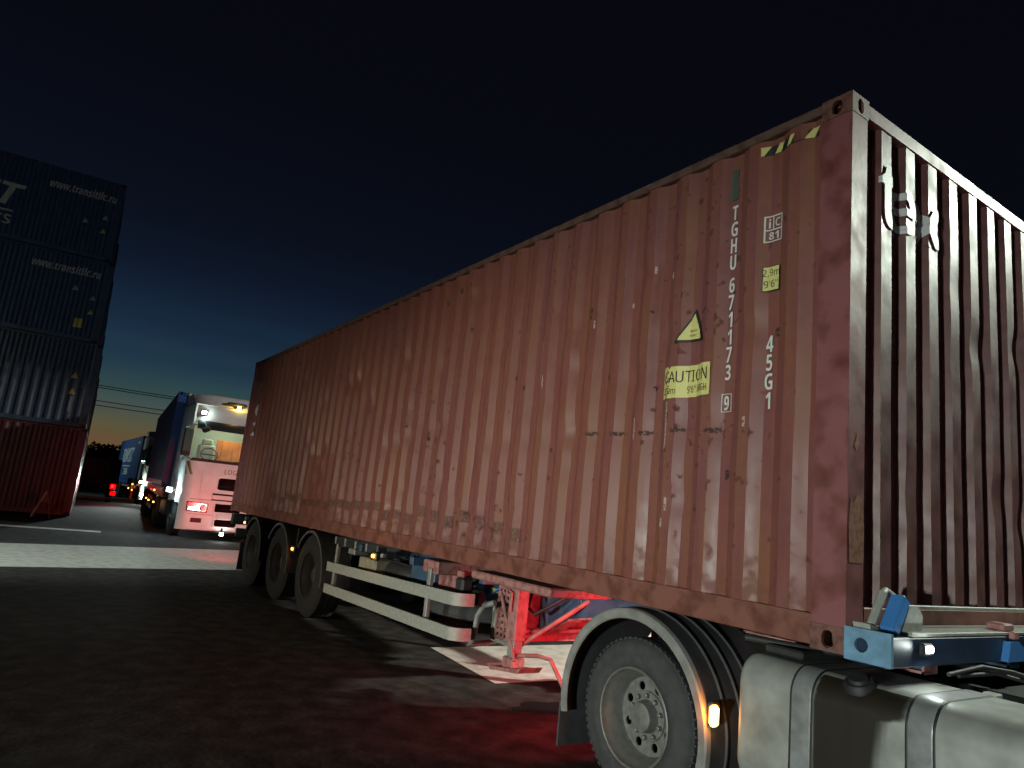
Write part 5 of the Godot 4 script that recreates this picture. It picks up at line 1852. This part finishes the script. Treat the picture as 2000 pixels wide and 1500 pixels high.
func build_yard() -> void:
	var b := MB.new()
	b.quad_uv(Vector3(-250, 0, 120), Vector3(250, 0, 120), Vector3(250, 0, -320), Vector3(-250, 0, -320), Vector2(0, 0), Vector2(1, 0), Vector2(1, 1), Vector2(0, 1))
	structure("ground", b, M.asphalt)
	# painted bars across the yard
	var bars := [
		[Vector2(-16.0, -12.1), Vector2(-3.48, -15.2), Vector2(1.34, -16.5), Vector2(9.0, -18.6), Vector2(9.0, -14.4), Vector2(0.31, -12.25), Vector2(-3.35, -11.42), Vector2(-16.0, -8.4)],
		[Vector2(-12.0, -20.45), Vector2(-1.42, -19.98), Vector2(-1.45, -19.5), Vector2(-12.0, -19.95)],
		[Vector2(0.72, -3.84), Vector2(9.0, -3.70), Vector2(9.0, -5.4), Vector2(0.86, -5.4)]]
	for k in 3:
		b = MB.new()
		var poly := PackedVector2Array(bars[k])
		for q in poly_tris(poly):
			b.flat3(Vector3(q[0].x, 0.004, q[0].y), Vector3(q[2].x, 0.004, q[2].y), Vector3(q[1].x, 0.004, q[1].y))
		var o := structure("road_marking", b, M.paint_line)
		o.set_meta("label", ["wide pale bar painted across the yard behind the trailer", "thin pale line painted in front of the red stacked container", "pale bar painted on the ground beyond the landing gear"][k])
	# oil stain
	b = MB.new()
	var st := PackedVector2Array()
	rng.seed = 8
	for k in 26:
		var an := TAU * k / 26
		var r := rng.randf_range(0.7, 1.15)
		st.append(Vector2(0.78 + 0.42 * r * cos(an), -3.06 + 0.17 * r * sin(an)))
	for q in poly_tris(st):
		b.flat3(Vector3(q[0].x, 0.004, q[0].y), Vector3(q[2].x, 0.004, q[2].y), Vector3(q[1].x, 0.004, q[1].y))
	structure("oil_stain", b, mat(lin(0.012, 0.010, 0.010), 0.35))
	rng.seed = 33
	for k in 5:
		b = MB.new()
		var p := Vector2([0.36, 0.62, -1.4, -0.6, -3.2][k], [-2.95, -2.62, -4.6, -7.5, -6.0][k])
		var d := Vector2([-1.0, 0.8, 0.7, 1.0, -0.6][k], [-0.25, 0.5, 0.75, -0.5, 1.0][k]).normalized()
		for q in [9, 5, 14, 16, 12][k]:
			var nx: Vector2 = p + d.rotated(rng.randf_range(-0.7, 0.7)) * rng.randf_range(0.03, 0.10)
			var w: Vector2 = (nx - p).orthogonal().normalized() * rng.randf_range(0.002, 0.006)
			b.quad(Vector3(p.x - w.x, 0.004, p.y - w.y), Vector3(p.x + w.x, 0.004, p.y + w.y), Vector3(nx.x + w.x, 0.004, nx.y + w.y), Vector3(nx.x - w.x, 0.004, nx.y - w.y))
			p = nx
		structure("ground_crack", b, M.grille_dark)
	# folding trestle by the stack
	var t := thing("folding_trestle", "small brown folding trestle standing before the red stacked container", "trestle", Vector3(-2.74, 0, -24.3), 0.0)
	b = MB.new()
	b.tube([Vector3(-0.28, 0.0, 0.14), Vector3(0.0, 0.78, 0.0)], 0.028, 6)
	part("leg", b, M.trestle_white, t)
	b = MB.new()
	b.tube([Vector3(0.22, 0.0, 0.12), Vector3(0.03, 0.78, 0.0)], 0.022, 6)
	part("leg", b, M.trestle, t)
	b = MB.new()
	b.extrude(PackedVector2Array([Vector2(-0.12, 0.45), Vector2(0.12, 0.45), Vector2(0.04, 0.80), Vector2(-0.04, 0.80)]), 0.0, 0.02)
	part("panel", b, M.trestle, t)
	for s in [-1.0, 1.0]:
		b = MB.new()
		b.tube([Vector3(s * 0.22, 0.0, -0.22), Vector3(s * 0.02, 0.78, -0.02)], 0.022, 6)
		part("leg", b, M.trestle, t)
	# overhead wires between two poles that stand out of sight
	for k in 2:
		t = thing("utility_pole", ["concrete pole at the left end of the overhead wires", "concrete pole at the right end of the overhead wires"][k], "pole", Vector3([-46.0, 44.0][k], 0, [-66.0, -70.0][k]), 0.0, "poles of the overhead line")
		b = MB.new()
		b.lathe([Vector2(0, 0.16), Vector2(10.5, 0.10), Vector2(10.5, 0.0)], Transform3D(Basis(Vector3.BACK, PI / 2), Vector3.ZERO), 12)
		part("shaft", b, M.concrete_pole, t)
	var wn := ["uppermost thin overhead wire crossing the dusk sky", "second overhead wire just under the uppermost one", "lowest but one overhead wire crossing the dusk sky", "lowest overhead wire crossing the orange glow"]
	for k in 4:
		var pts := []
		for i in 25:
			var u := i / 24.0
			var y: float = [8.9, 8.7, 7.85, 7.6][k]
			pts.append(Vector3(lerp(-46.0, 44.0, u), y + 2.0 * pow(2 * u - 1, 2) - [0.0, 0.0, 0.3, 0.45][k], lerp(-66.0, -70.0, u)))
		b = MB.new()
		b.tube(pts, 0.035, 5)
		var o := MeshInstance3D.new()
		o.name = numbered("overhead_wire")
		o.mesh = b.mesh()
		o.material_override = M.wire
		add_child(o)
		tag(o, wn[k], "wire", "overhead wires")


func build_trees() -> void:
	# a far wood that reads as one dark mass: trunks and leaf clumps
	rng.seed = 21
	var leaf := MB.new()
	for k in 5:
		var an := k * 1.3
		var d := Vector3(cos(an), sin(an * 2.0) * 0.5, sin(an)) * 0.22
		var s := Vector3(-sin(an), 0.3, cos(an)) * 0.16
		leaf.flat3(d - s, d + s, d * 2.2 + Vector3(0, 0.1, 0))
	var lm := leaf.mesh()
	var mm := MultiMesh.new()
	mm.transform_format = MultiMesh.TRANSFORM_3D
	mm.mesh = lm
	var at := []
	var b := MB.new()
	for k in 46:
		var p := Vector3(-50 + k * 2.6 + rng.randf_range(-0.9, 0.9), 0, -92 + rng.randf_range(-7, 7))
		var h := rng.randf_range(4.2, 6.6)
		b.tube([p, p + Vector3(0.1, h * 0.55, 0), p + Vector3(0.25, h * 0.9, 0.1)], 0.13, 5)
		for q in 260:
			var v := Vector3(rng.randfn(), rng.randfn(), rng.randfn()).normalized() * pow(rng.randf(), 0.4)
			at.append([p + Vector3(v.x * 1.9, h * 0.60 + v.y * h * 0.42, v.z * 1.9), rng.randf_range(0.8, 1.6), rng.randf() * TAU])
	mm.instance_count = at.size()
	for i in at.size():
		mm.set_instance_transform(i, Transform3D(Basis(Vector3.UP, at[i][2]).rotated(Vector3.RIGHT, at[i][2] * 3.0).scaled(Vector3.ONE * at[i][1]), at[i][0]))
	var o := MultiMeshInstance3D.new()
	o.name = "wood_foliage"
	o.multimesh = mm
	o.material_override = M.leaf
	o.set_meta("kind", "stuff")
	o.set_meta("label", "far-off dark wood on the skyline beyond the trucks")
	o.set_meta("category", "wood")
	add_child(o)
	part("trunk", b, M.bark, o).set_meta("kind", "stuff")


func floodlight(called: String, label: String, at: Vector3, to: Vector3, c: Color, energy: float, angle: float, soft: float, size: float) -> void:
	var t := thing(called, label, "floodlight", Vector3(at.x, 0, at.z))
	var d := (to - at)
	var yaw := atan2(d.x, d.z)
	var b := MB.new()
	b.lathe([Vector2(0, 0.07), Vector2(at.y - 0.3, 0.05), Vector2(at.y - 0.3, 0.0)], Transform3D(Basis(Vector3.BACK, PI / 2), Vector3.ZERO), 12)
	b.lathe([Vector2(0.0, 0.28), Vector2(0.03, 0.27), Vector2(0.04, 0.0)], Transform3D(Basis(Vector3.BACK, PI / 2), Vector3.ZERO), 20)
	part("stand", b, M.galv, t)
	b = MB.new()
	var bas := Basis.looking_at(d.normalized(), Vector3.UP)
	b.box(Vector3(0, at.y, 0) + bas * Vector3(0, 0, 0.10), Vector3(0.46, 0.34, 0.14), 0.03, bas)
	b.box(Vector3(0, at.y - 0.25, 0) + bas * Vector3(0, 0, 0.10), Vector3(0.05, 0.3, 0.05), 0.01)
	var h := part("lamp_head", b, M.dark_steel, t)
	b = MB.new()
	b.box(Vector3(0, at.y, 0) + bas * Vector3(0, 0, 0.022), Vector3(0.40, 0.28, 0.02), 0.006, bas)
	part("lamp_glass", b, glow(c, 3.0), h)
	spot(h, Vector3(0, at.y, 0) + bas * Vector3(0, 0, -0.02), Vector3(0, at.y, 0) + d, c, energy, angle, soft, size)


# ------------------------------------------------------------------ sky after sunset: glow low over the yard's far end, night above
func dusk_sky() -> ImageTexture:
	var w := 512
	var h := 512
	var im := Image.create(w, h, false, Image.FORMAT_RGBF)
	var cn := FastNoiseLite.new()
	cn.seed = 71
	cn.frequency = 0.03
	cn.fractal_octaves = 4
	var el := [-90.0, 0.0, 1.5, 2.8, 4.0, 5.2, 6.5, 8.0, 10.5, 13.0, 15.5, 19.0, 25.0, 32.0, 45.0, 90.0]
	var cl := [Vector3(0.010, 0.008, 0.007), Vector3(0.075, 0.034, 0.016), Vector3(0.125, 0.066, 0.030), Vector3(0.115, 0.082, 0.038), Vector3(0.080, 0.088, 0.055), Vector3(0.050, 0.080, 0.074), Vector3(0.028, 0.060, 0.066), Vector3(0.0165, 0.042, 0.066), Vector3(0.0105, 0.026, 0.052), Vector3(0.0072, 0.0160, 0.036), Vector3(0.0048, 0.0092, 0.021), Vector3(0.0033, 0.0056, 0.0122), Vector3(0.0026, 0.0035, 0.0078), Vector3(0.0023, 0.0027, 0.0056), Vector3(0.0021, 0.0024, 0.0050), Vector3(0.0020, 0.0022, 0.0045)]
	for y in h:
		var e := 90.0 - 180.0 * (y + 0.5) / h
		var k := 0
		while k < el.size() - 2 and e > el[k + 1]:
			k += 1
		var u: float = clampf((e - el[k]) / (el[k + 1] - el[k]), 0, 1)
		var c: Vector3 = cl[k].lerp(cl[k + 1], u)
		for x in w:
			var az := (x + 0.5) / w * 360.0          # 0 is -z, rising to the right
			var d := absf(wrapf(az - 2.0, -180.0, 180.0))
			var f: float = 0.22 + 0.78 * exp(-pow(d / 48.0, 2))
			var night := Vector3(0.0021, 0.0024, 0.0048)
			var q := night.lerp(c, f) if e > 0 else c
			if e > 0.0 and e < 22.0:
				var k2 := cn.get_noise_2d(x * 0.55, y * 5.0) * 0.5 + cn.get_noise_2d(x * 0.2 + 90.0, y * 2.2) * 0.4
				q *= 1.0 + k2 * 0.45 * (1.0 - e / 22.0)
			im.set_pixel(x, y, Color(q.x, q.y, q.z))
	return ImageTexture.create_from_image(im)


func _ready() -> void:
	# camera
	var cam := Camera3D.new()
	cam.name = "camera"
	cam.transform = Transform3D(Basis.from_euler(Vector3(0.18510, -0.58499, 0.10495), EULER_ORDER_YXZ), Vector3(-3.2233, BASE + 0.4767, 1.8670))
	cam.fov = 57.98
	cam.near = 0.05
	cam.far = 900.0
	add_child(cam)
	# sky
	var env := Environment.new()
	env.background_mode = Environment.BG_SKY
	var sk := Sky.new()
	var pm := PanoramaSkyMaterial.new()
	pm.panorama = dusk_sky()
	sk.sky_material = pm
	env.sky = sk
	env.tonemap_mode = Environment.TONE_MAPPER_LINEAR
	env.tonemap_exposure = 1.0
	env.sdfgi_enabled = true
	env.ssao_enabled = true
	env.ssil_enabled = true
	var we := WorldEnvironment.new()
	we.name = "world"
	we.environment = env
	add_child(we)
	make_materials()
	# floodlights, all out of view; most are added only to light what they face
	var cool := Color(0.95, 1.0, 0.955)
	floodlight("floodlight", "low floodlight added behind the camera in place of truck headlights, facing the red container", Vector3(-14.0, 1.4, 3.4), Vector3(0.0, 0.35, -1.2), cool, 148.0, 20.0, 1.0, 0.25)  # added where truck headlights would shine from; the stand is made up
	floodlight("floodlight", "low floodlight added on the left for vehicle lights, facing the middle of the red container", Vector3(-14.0, 1.4, -4.6), Vector3(0.0, 0.5, -4.6), Color(1.0, 0.96, 0.85), 62.0, 20.0, 1.0, 0.25)  # added lamp, stands for a row of vehicles on the left
	floodlight("floodlight", "low floodlight added on the left for vehicle lights, facing the rear of the red container", Vector3(-14.0, 1.4, -10.5), Vector3(0.0, 0.8, -8.6), Color(1.0, 0.94, 0.82), 42.0, 19.0, 1.0, 0.25)  # likewise added, for vehicle lights further back
	floodlight("floodlight", "tall floodlight beyond the front wall of the red container", Vector3(7.6, 6.9, 1.80), Vector3(1.0, 3.2, 0.0), Color(0.95, 1.0, 0.93), 70.0, 40.0, 1.0, 0.20)
	floodlight("floodlight", "waist-high floodlight on the right that shines under the trailer", Vector3(9.0, 3.2, 2.0), Vector3(1.6, 0.0, -4.6), Color(1.0, 0.97, 0.9), 230.0, 14.0, 0.8, 0.12)
	floodlight("floodlight", "unseen tall floodlight added to the right to light the white cab-over truck", Vector3(14.0, 9.5, -10.0), Vector3(1.6, 2.9, -19.3), Color(1.0, 0.97, 0.95), 120.0, 13.0, 0.8, 0.20)  # put in only to brighten the cab
	floodlight("floodlight", "unseen floodlight added on the left to brighten the pale painted bar", Vector3(-10.0, 6.0, -8.0), Vector3(-2.0, 0.0, -14.2), Color(0.95, 1.0, 0.96), 85.0, 25.0, 1.0, 0.15)  # no known source; added to lift the painted bar
	floodlight("floodlight", "unseen tall floodlight added far on the left to brighten the container stack", Vector3(-14.0, 7.0, 8.0), Vector3(-5.0, 6.0, -25.0), Color(0.95, 1.0, 0.98), 22.0, 22.0, 1.0, 0.20)  # weak fill, added so the stack is not black
	floodlight("floodlight", "unseen tall floodlight added left of the distant truck to light its blue container", Vector3(-9.0, 9.0, -54.0), Vector3(1.75, 2.4, -50.0), Color(0.85, 1.0, 1.0), 60.0, 40.0, 1.0, 0.20)  # invented mast, added to light the far container side

	build_yard()
	build_stack()
	build_back_rows()
	build_trees()
	var box := thing("shipping_container", "rust red corrugated container with caution stickers on the blue semi-trailer", "container", Vector3(0, BASE, 0))
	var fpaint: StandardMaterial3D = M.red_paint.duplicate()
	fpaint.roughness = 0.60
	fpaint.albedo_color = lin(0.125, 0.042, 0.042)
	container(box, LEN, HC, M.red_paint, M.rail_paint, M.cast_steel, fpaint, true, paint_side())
	fg_decals(box)
	build_trailer()
	build_tractor()
	build_white_truck()
	build_far_trucks()
